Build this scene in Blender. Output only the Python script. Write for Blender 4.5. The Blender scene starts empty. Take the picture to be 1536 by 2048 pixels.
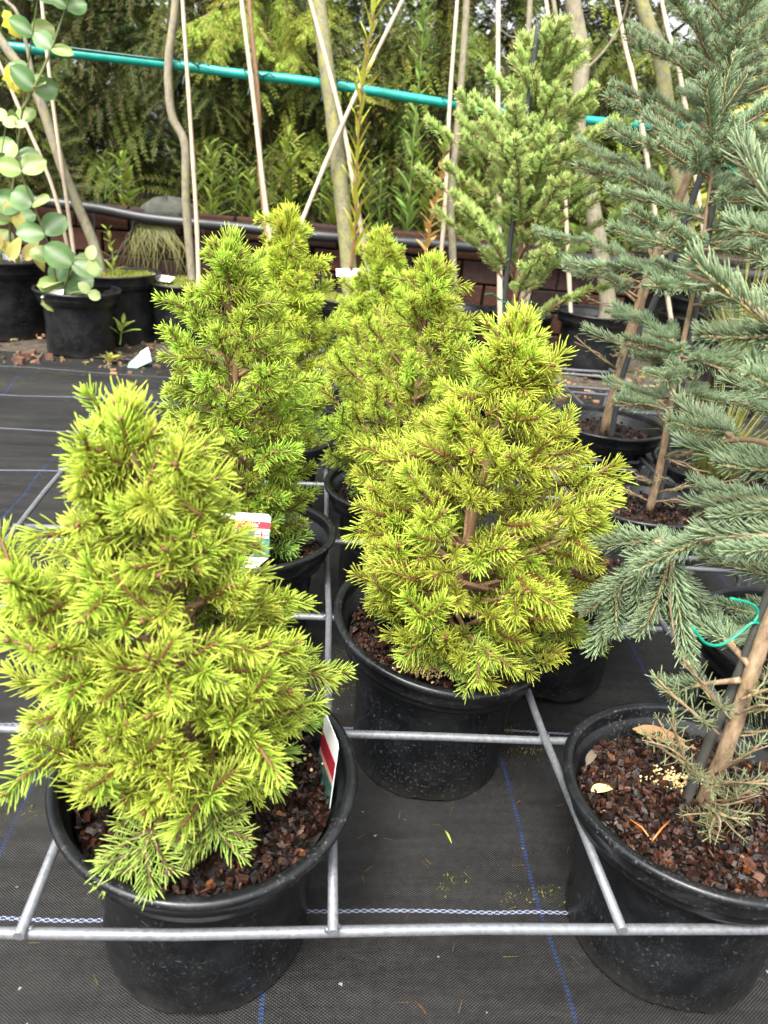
import bpy, math, random
import numpy as np
from mathutils import Vector, Matrix
PI = math.pi
R_ = math.radians
scene = bpy.context.scene
col = scene.collection

# ------------------------------------------------------------------ camera
FPX, CXP, CYP = 1540.0, 768.0, 1024.0            # photograph: 1536 x 2048, focal length in its pixels
S = 0.235                                        # cell of the steel frame, metres
SX = S * 1.024
ZF = 0.15                                        # height of the steel frame
PITCH, ROLL, YAW = R_(24.35), R_(5.68), R_(-6.64)
CAM = Vector((-0.17732 * S, -1.82362 * S, 2.43946 * S + ZF))
_cp, _sp = math.cos(PITCH), math.sin(PITCH)
FW = Vector((-math.sin(YAW) * _cp, math.cos(YAW) * _cp, -_sp))
_r0 = Vector((math.cos(YAW), math.sin(YAW), 0))
_u0 = _r0.cross(FW)
RT = math.cos(ROLL) * _r0 + math.sin(ROLL) * _u0
UP = -math.sin(ROLL) * _r0 + math.cos(ROLL) * _u0
cd = bpy.data.cameras.new('camera')
cam = bpy.data.objects.new('camera', cd)
col.objects.link(cam)
m = Matrix((RT, UP, -FW)).transposed().to_4x4()
m.translation = CAM
cam.matrix_world = m
cd.sensor_fit = 'VERTICAL'
cd.sensor_height = 36.0
cd.lens = FPX / 2048 * 36.0
cd.clip_start = 0.02
cd.clip_end = 500
cd.dof.use_dof = True
cd.dof.focus_distance = 0.95
cd.dof.aperture_fstop = 8.0
scene.camera = cam

# ------------------------------------------------------------------ sky, sun, exposure
SUN_EL, SUN_AZ = R_(58), R_(-150)                # azimuth from +Y, clockwise: behind the camera, a little to the left
w = bpy.data.worlds.new('World')
scene.world = w
w.use_nodes = True
wn, wl = w.node_tree.nodes, w.node_tree.links
wn.clear()
sky = wn.new('ShaderNodeTexSky')
sky.sky_type = 'NISHITA'
sky.sun_disc = False
sky.sun_elevation = SUN_EL
sky.sun_rotation = SUN_AZ
sky.dust_density = 6.0
sky.air_density = 1.2
sky.ozone_density = 0.6
hs = wn.new('ShaderNodeHueSaturation')
hs.inputs['Saturation'].default_value = 0.22     # overcast
bg = wn.new('ShaderNodeBackground')
bg.inputs['Strength'].default_value = 0.15
wo = wn.new('ShaderNodeOutputWorld')
wl.new(sky.outputs[0], hs.inputs['Color'])
wl.new(hs.outputs[0], bg.inputs['Color'])
wl.new(bg.outputs[0], wo.inputs['Surface'])
sd = bpy.data.lights.new('sun', 'SUN')
sd.energy = 1.5
sd.angle = R_(14)
sd.color = (1.0, 0.96, 0.9)
sun = bpy.data.objects.new('sun', sd)
col.objects.link(sun)
_sv = Vector((math.sin(SUN_AZ) * math.cos(SUN_EL), math.cos(SUN_AZ) * math.cos(SUN_EL), math.sin(SUN_EL)))
sun.rotation_euler = _sv.to_track_quat('Z', 'Y').to_euler()
vs = scene.view_settings
vs.view_transform = 'Standard'
vs.look = 'None'
vs.exposure = 1.85
vs.gamma = 1.0
vs.use_curve_mapping = False
scene.render.engine = 'CYCLES'
scene.cycles.max_bounces = 6
scene.cycles.diffuse_bounces = 3
scene.cycles.glossy_bounces = 2
scene.cycles.transmission_bounces = 4
scene.cycles.transparent_max_bounces = 8


# ------------------------------------------------------------------ pixels to points
def ray(px, py):
    return (FW + RT * ((px - CXP) / FPX) - UP * ((py - CYP) / FPX)).normalized()


def atz(px, py, z):
    d = ray(px, py)
    return CAM + d * ((z - CAM.z) / d.z)


def aty(px, py, y):
    d = ray(px, py)
    return CAM + d * ((y - CAM.y) / d.y)


# ------------------------------------------------------------------ mesh builder
class MB:
    def __init__(s):
        s.v, s.f, s.c = [], [], []

    def add(s, vs_, fs, c):
        o = len(s.v)
        s.v.extend([tuple(p) for p in vs_])
        s.f.extend([tuple(i + o for i in q) for q in fs])
        if isinstance(c, list):
            s.c.extend(c)
        else:
            s.c.extend([c] * len(vs_))

    def tube(s, pts, rad, n=6, c=(1, 1, 1), cap=True, jit=0, rng=None):
        pts = [Vector(p) for p in pts]
        k = len(pts)
        if not isinstance(rad, (list, tuple)):
            rad = [rad] * k
        cl = c if isinstance(c, list) else [c] * k
        vs_, cs, fs = [], [], []
        t0 = (pts[1] - pts[0]).normalized()
        a = t0.orthogonal().normalized()
        for i in range(k):
            t = (pts[min(i + 1, k - 1)] - pts[max(i - 1, 0)])
            if t.length < 1e-9:
                t = t0
            t.normalize()
            a = a - t * a.dot(t)
            if a.length < 1e-6:
                a = t.orthogonal()
            a.normalize()
            b = t.cross(a)
            for q in range(n):
                w_ = 2 * PI * q / n
                r = rad[i] * (1 + (rng.uniform(-jit, jit) if jit else 0))
                vs_.append(pts[i] + (a * math.cos(w_) + b * math.sin(w_)) * r)
                cs.append(cl[i])
        for i in range(k - 1):
            for q in range(n):
                fs.append((i * n + q, i * n + (q + 1) % n, (i + 1) * n + (q + 1) % n, (i + 1) * n + q))
        if cap:
            fs.append(tuple(range(n - 1, -1, -1)))
            fs.append(tuple((k - 1) * n + q for q in range(n)))
        s.add(vs_, fs, cs)

    def lathe(s, prof, n=48, c=(1, 1, 1), fz=None, fr=None):
        """prof: list of (r, z); fz(angle, r, z) gives a z offset"""
        vs_, fs = [], []
        for (r, z) in prof:
            for q in range(n):
                a = 2 * PI * q / n
                rr = r * (fr(a, z) if fr else 1)
                vs_.append((rr * math.cos(a), rr * math.sin(a), z + (fz(a, r, z) if fz else 0)))
        for i in range(len(prof) - 1):
            for q in range(n):
                fs.append((i * n + q, i * n + (q + 1) % n, (i + 1) * n + (q + 1) % n, (i + 1) * n + q))
        s.add(vs_, fs, c)

    def box(s, x0, x1, y0, y1, z0, z1, c=(1, 1, 1), mat=None):
        vs_ = [Vector((x, y, z)) for z in (z0, z1) for y in (y0, y1) for x in (x0, x1)]
        if mat:
            vs_ = [mat @ p for p in vs_]
        s.add(vs_, [(0, 2, 3, 1), (4, 5, 7, 6), (0, 1, 5, 4), (2, 6, 7, 3), (0, 4, 6, 2), (1, 3, 7, 5)], c)

    def blob(s, p, r, c=(1, 1, 1), n=6, sz=1.0):
        p = Vector(p)
        vs_ = [p + Vector((0, 0, r * sz))]
        for k in (1, 2):
            th = PI * k / 3
            for q in range(n):
                a = 2 * PI * (q + .5 * (k - 1)) / n
                vs_.append(p + Vector((math.sin(th) * math.cos(a) * r, math.sin(th) * math.sin(a) * r, math.cos(th) * r * sz)))
        vs_.append(p - Vector((0, 0, r * sz)))
        fs = [(0, 1 + q, 1 + (q + 1) % n) for q in range(n)]
        fs += [(1 + q, 1 + n + q, 1 + n + (q + 1) % n, 1 + (q + 1) % n) for q in range(n)]
        fs += [(1 + n + q, 1 + 2 * n, 1 + n + (q + 1) % n) for q in range(n)]
        s.add(vs_, fs, c)

    def mesh(s, name, mat, smooth=False):
        me = bpy.data.meshes.new(name)
        me.from_pydata(s.v, [], s.f)
        at = me.color_attributes.new('Col', 'FLOAT_COLOR', 'POINT')
        arr = np.ones((len(s.v), 4), dtype=np.float32)
        arr[:, :3] = np.array(s.c, dtype=np.float32).reshape(-1, 3)
        at.data.foreach_set('color', arr.ravel())
        me.materials.append(mat)
        if smooth:
            me.polygons.foreach_set('use_smooth', [len(q) < 5 for q in s.f])
        me.update()
        return me

    def obj(s, name, mat, parent=None, smooth=False, kind=None):
        return link(name, s.mesh(name, mat, smooth), parent, kind=kind)


def link(name, me, parent=None, mw=None, kind=None):
    o = bpy.data.objects.new(name, me)
    col.objects.link(o)
    if parent:
        o.parent = parent
    if mw is not None:
        o.matrix_basis = mw
    if kind:
        o['kind'] = kind
    return o


def tag(o, label, cat, group=None):
    o['label'] = label
    o['category'] = cat
    if group:
        o['group'] = group
    return o


def thing(name, label, cat, loc=(0, 0, 0), group=None):
    o = bpy.data.objects.new(name, None)
    o.empty_display_size = 0.02
    col.objects.link(o)
    o.location = loc
    return tag(o, label, cat, group)


def frame(d, up=Vector((0, 0, 1)), roll=0.0, p=(0, 0, 0), s=1.0):
    x = Vector(d).normalized()
    y = up.cross(x)
    if y.length < 1e-3:
        y = Vector((0, 1, 0))
    y.normalize()
    z = x.cross(y)
    mm = Matrix((x, y, z)).transposed().to_4x4()
    if roll:
        mm = mm @ Matrix.Rotation(roll, 4, 'X')
    if isinstance(s, (int, float)):
        s = (s, s, s)
    mm = mm @ Matrix.Diagonal((s[0], s[1], s[2], 1))
    mm.translation = Vector(p)
    return mm


def curve(pts, n):
    """Catmull-Rom through pts, n points per span"""
    P = [Vector(p) for p in pts]
    P = [2 * P[0] - P[1]] + P + [2 * P[-1] - P[-2]]
    out = []
    for i in range(1, len(P) - 2):
        for k in range(n):
            t = k / n
            a, b, c, d = P[i - 1], P[i], P[i + 1], P[i + 2]
            out.append(.5 * ((2 * b) + (c - a) * t + (2 * a - 5 * b + 4 * c - d) * t * t + (3 * b - a - 3 * c + d) * t ** 3))
    out.append(P[-2].copy())
    return out


# ------------------------------------------------------------------ materials
def nt(name):
    ma = bpy.data.materials.new(name)
    ma.use_nodes = True
    n, l = ma.node_tree.nodes, ma.node_tree.links
    b = n['Principled BSDF']
    return ma, n, l, b


def vcol(n, name='Col'):
    a = n.new('ShaderNodeAttribute')
    a.attribute_name = name
    return a


def mixrgb(n, l, fac, a, b, mode='MIX'):
    x = n.new('ShaderNodeMix')
    x.data_type = 'RGBA'
    x.blend_type = mode
    for s_, v in ((x.inputs[0], fac), (x.inputs[6], a), (x.inputs[7], b)):
        if hasattr(v, 'is_linked'):
            l.new(v, s_)
        elif isinstance(v, tuple):
            s_.default_value = (*v[:3], 1)
        else:
            s_.default_value = v
    return x.outputs[2]


def mth(n, l, op, a, b=None, c=None):
    x = n.new('ShaderNodeMath')
    x.operation = op
    for s_, v in zip(x.inputs, (a, b, c)):
        if v is None:
            continue
        if hasattr(v, 'is_linked'):
            l.new(v, s_)
        else:
            s_.default_value = v
    return x.outputs[0]


def noise(n, l, scale, detail=3, rough=.55, vec=None, out=0):
    x = n.new('ShaderNodeTexNoise')
    x.inputs['Scale'].default_value = scale
    x.inputs['Detail'].default_value = detail
    x.inputs['Roughness'].default_value = rough
    if vec is not None:
        l.new(vec, x.inputs['Vector'])
    return x.outputs[out]


def ramp(n, l, v, p0, p1, c0=(0, 0, 0), c1=(1, 1, 1)):
    x = n.new('ShaderNodeValToRGB')
    x.color_ramp.elements[0].position = p0
    x.color_ramp.elements[1].position = p1
    x.color_ramp.elements[0].color = (*c0, 1)
    x.color_ramp.elements[1].color = (*c1, 1)
    l.new(v, x.inputs[0])
    return x.outputs[0]


def bump(n, l, b, h, st, dist=.001):
    x = n.new('ShaderNodeBump')
    x.inputs['Strength'].default_value = st
    x.inputs['Distance'].default_value = dist
    l.new(h, x.inputs['Height'])
    l.new(x.outputs[0], b.inputs['Normal'])


def leaf_mat(name, rough=.45, tr=.3, var=.25, spec=.4, hue=.02):
    """colour from the mesh, small change from piece to piece, light let through"""
    ma, n, l, b = nt(name)
    a = vcol(n)
    oi = n.new('ShaderNodeObjectInfo')
    h = n.new('ShaderNodeHueSaturation')
    l.new(mth(n, l, 'MULTIPLY_ADD', oi.outputs['Random'], 2 * hue, .5 - hue), h.inputs['Hue'])
    l.new(mth(n, l, 'MULTIPLY_ADD', oi.outputs['Random'], 2 * var, 1 - var), h.inputs['Value'])
    l.new(a.outputs['Color'], h.inputs['Color'])
    c = mixrgb(n, l, 1.0, h.outputs[0], oi.outputs['Color'], 'MULTIPLY')
    l.new(c, b.inputs['Base Color'])
    b.inputs['Roughness'].default_value = rough
    b.inputs['Specular IOR Level'].default_value = spec
    t = n.new('ShaderNodeBsdfTranslucent')
    l.new(c, t.inputs['Color'])
    mx = n.new('ShaderNodeMixShader')
    mx.inputs[0].default_value = tr
    l.new(b.outputs[0], mx.inputs[1])
    l.new(t.outputs[0], mx.inputs[2])
    l.new(mx.outputs[0], n['Material Output'].inputs['Surface'])
    return ma


def col_mat(name, rough=.7, spec=.4, nscale=0, namp=.3, bst=0, bscale=200, bdist=.001, metal=0):
    ma, n, l, b = nt(name)
    a = vcol(n)
    c = a.outputs['Color']
    tc = n.new('ShaderNodeTexCoord')
    if nscale:
        f = ramp(n, l, noise(n, l, nscale, 5, .65, tc.outputs['Object']), .3, .7, (1 - namp,) * 3, (1 + namp,) * 3)
        c = mixrgb(n, l, 1.0, c, f, 'MULTIPLY')
    l.new(c, b.inputs['Base Color'])
    b.inputs['Roughness'].default_value = rough
    b.inputs['Specular IOR Level'].default_value = spec
    b.inputs['Metallic'].default_value = metal
    if bst:
        bump(n, l, b, noise(n, l, bscale, 4, .6, tc.outputs['Object']), bst, bdist)
    return ma


def pot_mat():
    ma, n, l, b = nt('black_plastic')
    tc = n.new('ShaderNodeTexCoord')
    oi = n.new('ShaderNodeObjectInfo')
    off = n.new('ShaderNodeVectorMath')
    l.new(tc.outputs['Object'], off.inputs[0])
    cmb = n.new('ShaderNodeCombineXYZ')
    l.new(mth(n, l, 'MULTIPLY', oi.outputs['Random'], 9.0), cmb.inputs[0])
    l.new(cmb.outputs[0], off.inputs[1])
    v = off.outputs[0]
    sp = ramp(n, l, noise(n, l, 260, 4, .75, v), .57, .72)
    pat = ramp(n, l, noise(n, l, 14, 4, .6, v), .38, .66)
    dust = mth(n, l, 'MULTIPLY', sp, pat)
    film = ramp(n, l, noise(n, l, 22, 6, .7, v), .42, .85)
    c = mixrgb(n, l, mth(n, l, 'MULTIPLY', film, .6), (.0040, .0045, .0053), (.026, .0275, .029))
    c = mixrgb(n, l, mth(n, l, 'MULTIPLY', dust, .75), c, (.2, .2, .195))
    # splashed dirt near the foot
    sx = n.new('ShaderNodeSeparateXYZ')
    l.new(tc.outputs['Object'], sx.inputs[0])
    foot = ramp(n, l, mth(n, l, 'ADD', sx.outputs[2], mth(n, l, 'MULTIPLY', noise(n, l, 40, 5, .7, v), .05)), .018, .058, (1, 1, 1), (0, 0, 0))
    c = mixrgb(n, l, mth(n, l, 'MULTIPLY', foot, .4), c, (.06, .053, .042))
    l.new(c, b.inputs['Base Color'])
    l.new(mth(n, l, 'MULTIPLY_ADD', film, .28, .29), b.inputs['Roughness'])
    b.inputs['Specular IOR Level'].default_value = .34
    bump(n, l, b, noise(n, l, 60, 5, .6, v), .15, .0012)
    return ma


def steel_mat():
    ma, n, l, b = nt('galvanised_steel')
    tc = n.new('ShaderNodeTexCoord')
    f = noise(n, l, 190, 4, .7, tc.outputs['Object'])
    g = noise(n, l, 25, 4, .6, tc.outputs['Object'])
    c = ramp(n, l, f, .3, .72, (.075, .08, .086), (.215, .222, .235))
    c = mixrgb(n, l, ramp(n, l, g, .35, .75), c, (.145, .154, .165))
    grime = ramp(n, l, noise(n, l, 70, 6, .75, tc.outputs['Object']), .58, .72)
    c = mixrgb(n, l, mth(n, l, 'MULTIPLY', grime, .55), c, (.06, .052, .042))
    l.new(c, b.inputs['Base Color'])
    b.inputs['Metallic'].default_value = .35
    l.new(mth(n, l, 'MULTIPLY_ADD', f, .25, .36), b.inputs['Roughness'])
    bump(n, l, b, f, .25, .0006)
    return ma


def fabric_mat():
    ma, n, l, b = nt('woven_ground_cover')
    tc = n.new('ShaderNodeTexCoord')
    sx = n.new('ShaderNodeSeparateXYZ')
    l.new(tc.outputs['Object'], sx.inputs[0])
    X, Y = sx.outputs[0], sx.outputs[1]
    wob = mth(n, l, 'MULTIPLY_ADD', noise(n, l, 5, 2, .5, tc.outputs['Object']), .05, -.025)
    wob2 = mth(n, l, 'MULTIPLY_ADD', noise(n, l, 3.1, 2, .5, tc.outputs['Object']), .022, -.011)
    Yw = mth(n, l, 'ADD', Y, wob2)
    Xw = mth(n, l, 'ADD', X, mth(n, l, 'MULTIPLY', wob, .35))
    px, py = .0019, .0014
    u = mth(n, l, 'MULTIPLY', Xw, PI / px)
    v = mth(n, l, 'MULTIPLY', Yw, PI / py)
    su, sv = mth(n, l, 'SINE', u), mth(n, l, 'SINE', v)
    h = mth(n, l, 'MULTIPLY_ADD', mth(n, l, 'MULTIPLY', su, sv), .5, .5)
    var = noise(n, l, 120, 2, .6, tc.outputs['Object'])
    hi = mth(n, l, 'MULTIPLY', mth(n, l, 'POWER', h, 2.2), mth(n, l, 'MULTIPLY_ADD', var, 1.6, .1))
    c = mixrgb(n, l, hi, (.0018, .0018, .0021), (.046, .045, .044))  # glossy glints of the weave painted into the colour as lighter ticks
    mp = n.new('ShaderNodeMapping')
    mp.inputs['Scale'].default_value = (5, 38, 1)
    l.new(tc.outputs['Object'], mp.inputs[0])
    streak = noise(n, l, 1.0, 6, .65, mp.outputs[0])
    c = mixrgb(n, l, 1.0, c, ramp(n, l, streak, .3, .72, (.45, .45, .45), (1.6, 1.58, 1.52)), 'MULTIPLY')
    # dust, algae and earth in patches
    d1 = ramp(n, l, noise(n, l, 3.2, 6, .7, tc.outputs['Object']), .48, .75)
    c = mixrgb(n, l, mth(n, l, 'MULTIPLY', d1, .35), c, (.03, .027, .021))
    far = ramp(n, l, mth(n, l, 'ADD', Y, mth(n, l, 'MULTIPLY', noise(n, l, 6, 4, .6, tc.outputs['Object']), .8)), 1.3, 2.3)
    c = mixrgb(n, l, mth(n, l, 'MULTIPLY', far, .3), c, (.045, .038, .028))
    d2 = ramp(n, l, noise(n, l, 9, 5, .7, tc.outputs['Object']), .63, .72)
    c = mixrgb(n, l, mth(n, l, 'MULTIPLY', d2, .28), c, (.034, .038, .012))

    def lines(coord, off, pitch, half):
        t = mth(n, l, 'DIVIDE', mth(n, l, 'SUBTRACT', coord, off), pitch)
        r = mth(n, l, 'ABSOLUTE', mth(n, l, 'SUBTRACT', t, mth(n, l, 'ROUND', t)))
        return mth(n, l, 'LESS_THAN', r, half / pitch)
    # blue yarns along the bed
    bl = lines(Xw, .237, .293, .0021)
    dash = mth(n, l, 'GREATER_THAN', mth(n, l, 'SINE', mth(n, l, 'MULTIPLY', Y, PI / .0022)), -.25)
    worn = ramp(n, l, noise(n, l, 30, 4, .7, tc.outputs['Object']), .35, .62)
    c = mixrgb(n, l, mth(n, l, 'MULTIPLY', mth(n, l, 'MULTIPLY', bl, dash), mth(n, l, 'MULTIPLY_ADD', worn, .6, .3)), c, (.012, .036, .125))
    # white and blue yarns across
    wl_ = lines(Yw, .127, .2865, .0024)
    mid = lines(Yw, .127, .2865, .0012)
    chk = mth(n, l, 'GREATER_THAN', mth(n, l, 'SINE', mth(n, l, 'MULTIPLY', X, PI / .0042)), 0.0)
    chk2 = mth(n, l, 'ABSOLUTE', mth(n, l, 'SUBTRACT', chk, mid))
    wc = mixrgb(n, l, chk2, (.012, .03, .10), (.23, .235, .24))
    c = mixrgb(n, l, mth(n, l, 'MULTIPLY', wl_, .92), c, wc)
    l.new(c, b.inputs['Base Color'])
    b.inputs['Roughness'].default_value = .6
    b.inputs['Specular IOR Level'].default_value = .22
    bump(n, l, b, mth(n, l, 'MULTIPLY_ADD', streak, 3.0, h), .7, .0009)
    return ma


def bark_mat(name, c0, c1, c2, sc=60, lichen=0.0, lcol=(.33, .33, .05), stretch=.25):
    ma, n, l, b = nt(name)
    tc = n.new('ShaderNodeTexCoord')
    mp = n.new('ShaderNodeMapping')
    mp.inputs['Scale'].default_value = (1, 1, stretch)
    l.new(tc.outputs['Object'], mp.inputs[0])
    f = noise(n, l, sc, 6, .7, mp.outputs[0])
    g = noise(n, l, sc * .25, 4, .6, tc.outputs['Object'])
    c = ramp(n, l, f, .3, .7, c0, c1)
    c = mixrgb(n, l, ramp(n, l, g, .45, .7), c, c2)
    if lichen:
        k = ramp(n, l, noise(n, l, sc * .5, 6, .75, tc.outputs['Object']), .60 - lichen * .2, .68)
        c = mixrgb(n, l, mth(n, l, 'MULTIPLY', k, .8), c, lcol)
    l.new(c, b.inputs['Base Color'])
    b.inputs['Roughness'].default_value = .8
    bump(n, l, b, f, .6, .002)
    return ma


M_POT = pot_mat()
M_STEEL = steel_mat()
M_FAB = fabric_mat()
M_GOLD = leaf_mat('golden_needles', .42, .42, .16, .4, .018)
M_BLUE = leaf_mat('blue_needles', .5, .25, .18, .4, .012)
M_GRN = leaf_mat('green_needles', .48, .28, .18, .4, .012)
M_LEAF = leaf_mat('leaf', .45, .35, .2, .4, .02)
M_EUC = leaf_mat('waxy_leaf', .5, .22, .12, .35, .01)
M_HEDGE = leaf_mat('hedge_leaf', .6, .35, .3, .15, .03)
M_DRY = leaf_mat('dry_leaf', .7, .25, .2, .3, .02)
M_CHIP = col_mat('bark_chips', .45, .32, 220, .5, .8, 420, .0012)
M_SOIL = col_mat('soil', .9, .2, 60, .4, .8, 120, .004)
M_GRAN = col_mat('granules', .6, .4)
M_MOSS = col_mat('moss', .85, .15, 120, .35)
M_PLAIN = col_mat('plain_plastic', .4, .5)
M_BRICK = col_mat('old_brick', .85, .25, 45, .35, .7, 90, .004)
M_MORTAR = col_mat('mortar', .95, .1, 40, .4, .7, 60, .006)
M_TUBE = col_mat('teal_plastic', .38, .5, 20, .22)
M_PIPE = col_mat('black_pipe', .4, .5, 15, .3)
M_CANE = bark_mat('bamboo', (.36, .28, .19), (.5, .41, .30), (.42, .36, .29), 70, 0, stretch=.08)
M_TWIG = bark_mat('twig_bark', (.16, .085, .04), (.30, .18, .09), (.22, .13, .07), 140)
M_TAN = bark_mat('spruce_bark', (.07, .038, .018), (.36, .26, .155), (.24, .155, .08), 150, stretch=.35)
M_GOLDBARK = bark_mat('dwarf_spruce_bark', (.11, .06, .03), (.25, .15, .075), (.19, .11, .05), 160)
M_BARK = bark_mat('grey_bark', (.10, .085, .055), (.27, .235, .17), (.19, .18, .105), 70, .35, (.24, .23, .07), .5)
M_LICHEN = bark_mat('lichen_bark', (.08, .075, .045), (.22, .20, .135), (.16, .155, .075), 70, .8, (.27, .265, .035), 1.2)
M_DARKBARK = bark_mat('dark_bark', (.03, .022, .015), (.08, .06, .045), (.06, .055, .03), 40)
M_STAKE = bark_mat('grey_stake', (.026, .026, .021), (.062, .06, .05), (.042, .044, .035), 90, stretch=.06)
M_DSTAKE = bark_mat('dark_stake', (.018, .021, .021), (.045, .05, .05), (.03, .035, .033), 90, stretch=.06)
M_EARTH = None

# ------------------------------------------------------------------ ground
rng = random.Random(5)


def wav(x, y):
    a = .0035 * math.sin(7 * x + 3 * y) + .003 * math.sin(17 * y + 4 * x + 1) + .0022 * math.sin(13 * x - 9 * y + 2)
    rid = .022 * math.exp(-((y - 1.98 - .05 * math.sin(3 * x)) / .07) ** 2)
    return a + rid + .006


def sheet(name, x0, x1, y0, y1, nx, ny, fz, mat, smooth=True):
    mb = MB()
    vs_ = [(x0 + (x1 - x0) * i / nx, y0 + (y1 - y0) * j / ny, 0) for j in range(ny + 1) for i in range(nx + 1)]
    vs_ = [(x, y, fz(x, y)) for x, y, _ in vs_]
    fs = [(j * (nx + 1) + i, j * (nx + 1) + i + 1, (j + 1) * (nx + 1) + i + 1, (j + 1) * (nx + 1) + i) for j in range(ny) for i in range(nx)]
    mb.add(vs_, fs, (1, 1, 1))
    o = mb.obj(name, mat, None, smooth)
    o['kind'] = 'structure'
    return o


def earth_mat():
    ma, n, l, b = nt('earth')
    tc = n.new('ShaderNodeTexCoord')
    f = noise(n, l, 30, 6, .7, tc.outputs['Object'])
    g = noise(n, l, 4, 4, .6, tc.outputs['Object'])
    c = ramp(n, l, f, .3, .7, (.025, .018, .012), (.085, .065, .045))
    c = mixrgb(n, l, ramp(n, l, g, .5, .7), c, (.06, .07, .025))
    l.new(c, b.inputs['Base Color'])
    b.inputs['Roughness'].default_value = .95
    bump(n, l, b, f, .8, .02)
    return ma


M_EARTH = earth_mat()
sheet('ground', -60, 60, -20, 120, 4, 4, lambda x, y: -.03, M_EARTH)
sheet('ground_cover_fabric', -2.2, 2.6, -1.0, 2.36, 240, 170, wav, M_FAB)
sheet('path_edge_soil', -3.2, 4.2, 2.3, 3.02, 120, 16, lambda x, y: .004 + .012 * math.sin(9 * x + 5 * y) * math.sin(14 * y + 3 * x) + .01 * (y - 2.3), M_EARTH)
sheet('raised_bed', -5, 7, 3.06, 9, 60, 30, lambda x, y: .40 + .03 * math.sin(3 * x + 2 * y) + .03 * (y - 3.06), M_EARTH)


# ------------------------------------------------------------------ steel frames
def steel_frame(label, i0, i1, j0, j1, ox=0.0, oy=0.0, z=ZF):
    o = thing('pot_support_frame', label, 'plant frame', (0, 0, 0), 'galvanised frames the pots stand in')
    r = .0046
    x0, x1 = i0 * SX + ox, i1 * SX + ox
    y0, y1 = j0 * S + oy, j1 * S + oy
    for j in range(j0, j1 + 1):
        mb = MB()
        y = j * S + oy
        n_ = 10
        pts = [(x0 - .012 + (x1 - x0 + .024) * k / n_, y + .0015 * math.sin(k * 1.7 + j), z + .0015 * math.sin(k * 1.3 + j * 2)) for k in range(n_ + 1)]
        mb.tube(pts, r, 12)
        mb.obj('bar', M_STEEL, o, True)
    for i in range(i0, i1 + 1):
        mb = MB()
        x = i * SX + ox
        n_ = 10
        pts = [(x + .0015 * math.sin(k * 1.9 + i), y0 - .008 + (y1 - y0 + .016) * k / n_, z + r * 1.72 + .0012 * math.sin(k * 1.1 + i)) for k in range(n_ + 1)]
        mb.tube(pts, r * .95, 12)
        for j in range(j0, j1 + 1):                      # weld beads
            for sg in (-1, 1):
                mb.blob((x + sg * .0042, j * S + oy + .001 * sg, z + r * .8), .0032, (1, 1, 1), 6, .9)
        mb.obj('bar', M_STEEL, o, True)
    # bent legs under the long sides
    for (x, sgn) in ((x0, 1), (x1, -1)):
        for j in ((j0 + j1 + 1) // 2, j1):
            y = j * S + oy - .02
            mb = MB()
            pts = curve([(x + sgn * .004, y, .004), (x + sgn * .004, y, z - .045), (x + sgn * .012, y, z - .018), (x + sgn * .04, y, z - .0125), (x + sgn * (SX - .01), y + .004, z - .0115)], 6)
            mb.tube(pts, r * .95, 10)
            mb.obj('leg', M_STEEL, o, True)
    return o


steel_frame('galvanised steel grid frame holding the golden dwarf spruce pots', -2, 3, 0, 5)
steel_frame('galvanised steel grid frame edge beside the pot of arching grass', 3, 5, 0, 5, ox=.017, oy=.012)
steel_frame('galvanised steel grid frame behind, under the small golden spruces and tall blue spruce', -1, 4, 6, 9, oy=-.06)


# ------------------------------------------------------------------ pots and mulch
def pot_mesh(R, H, rb, tx=0.0, ty=0.0, seed=0, band=.042, n=64):
    mb = MB()
    rg = random.Random(seed)
    ph = rg.uniform(0, 6)
    oval = rg.uniform(.004, .012)

    def fr(a, z):
        return 1 + oval * math.cos(2 * a + ph) * (z / H) + .0025 * math.sin(5 * a + ph)

    def fz(a, r, z):
        t = z / H
        dz = (tx * math.cos(a) + ty * math.sin(a)) * r * t
        if z < .012:                      # feet: shallow arches along the bottom edge
            k = math.sin(4 * a + ph)
            if k > .55:
                dz += .007 * (1 - z / .012)
        return dz
    rw = R - .006                         # wall under the lip
    b = H - band
    prof = [(0.02, .009), (rb - .012, .009), (rb - .006, .001), (rb, .0015), (rb + .0025, .008), (rb + .004, .013),
            (rb + (rw - .026 - rb) * .5, b * .5), (rw - .026, b - .014), (rw - .0245, b - .006), (rw - .010, b), (rw - .0075, b + .005), (rw - .0055, b + .013), (rw - .0043, b + .0137), (rw - .0045, b + .0150),
            (rw, H - .012), (R - .0035, H - .0095), (R - .0005, H - .007), (R, H - .0035), (R - .0015, H - .0005), (R - .004, H),
            (R - .0095, H - .0006), (R - .0105, H - .003), (R - .012, H - .012), (R - .0125, H - .016), (R - .0165, H - .018), (R - .0185, H - .04), (R - .035, H - .05), (R - .039, H - .085)]
    mb.lathe(prof, n, (1, 1, 1), fz, fr)
    return mb.mesh('pot', M_POT, True)


CHIPC = [(.035, .014, .010), (.06, .022, .014), (.085, .034, .022), (.12, .055, .04), (.16, .085, .07), (.20, .075, .03), (.018, .011, .009), (.022, .018, .018), (.045, .02, .015), (.27, .16, .10)]
CHIPW = [7, 6, 4, 2, 1.0, .7, 8, 5, 7, .35]


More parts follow.
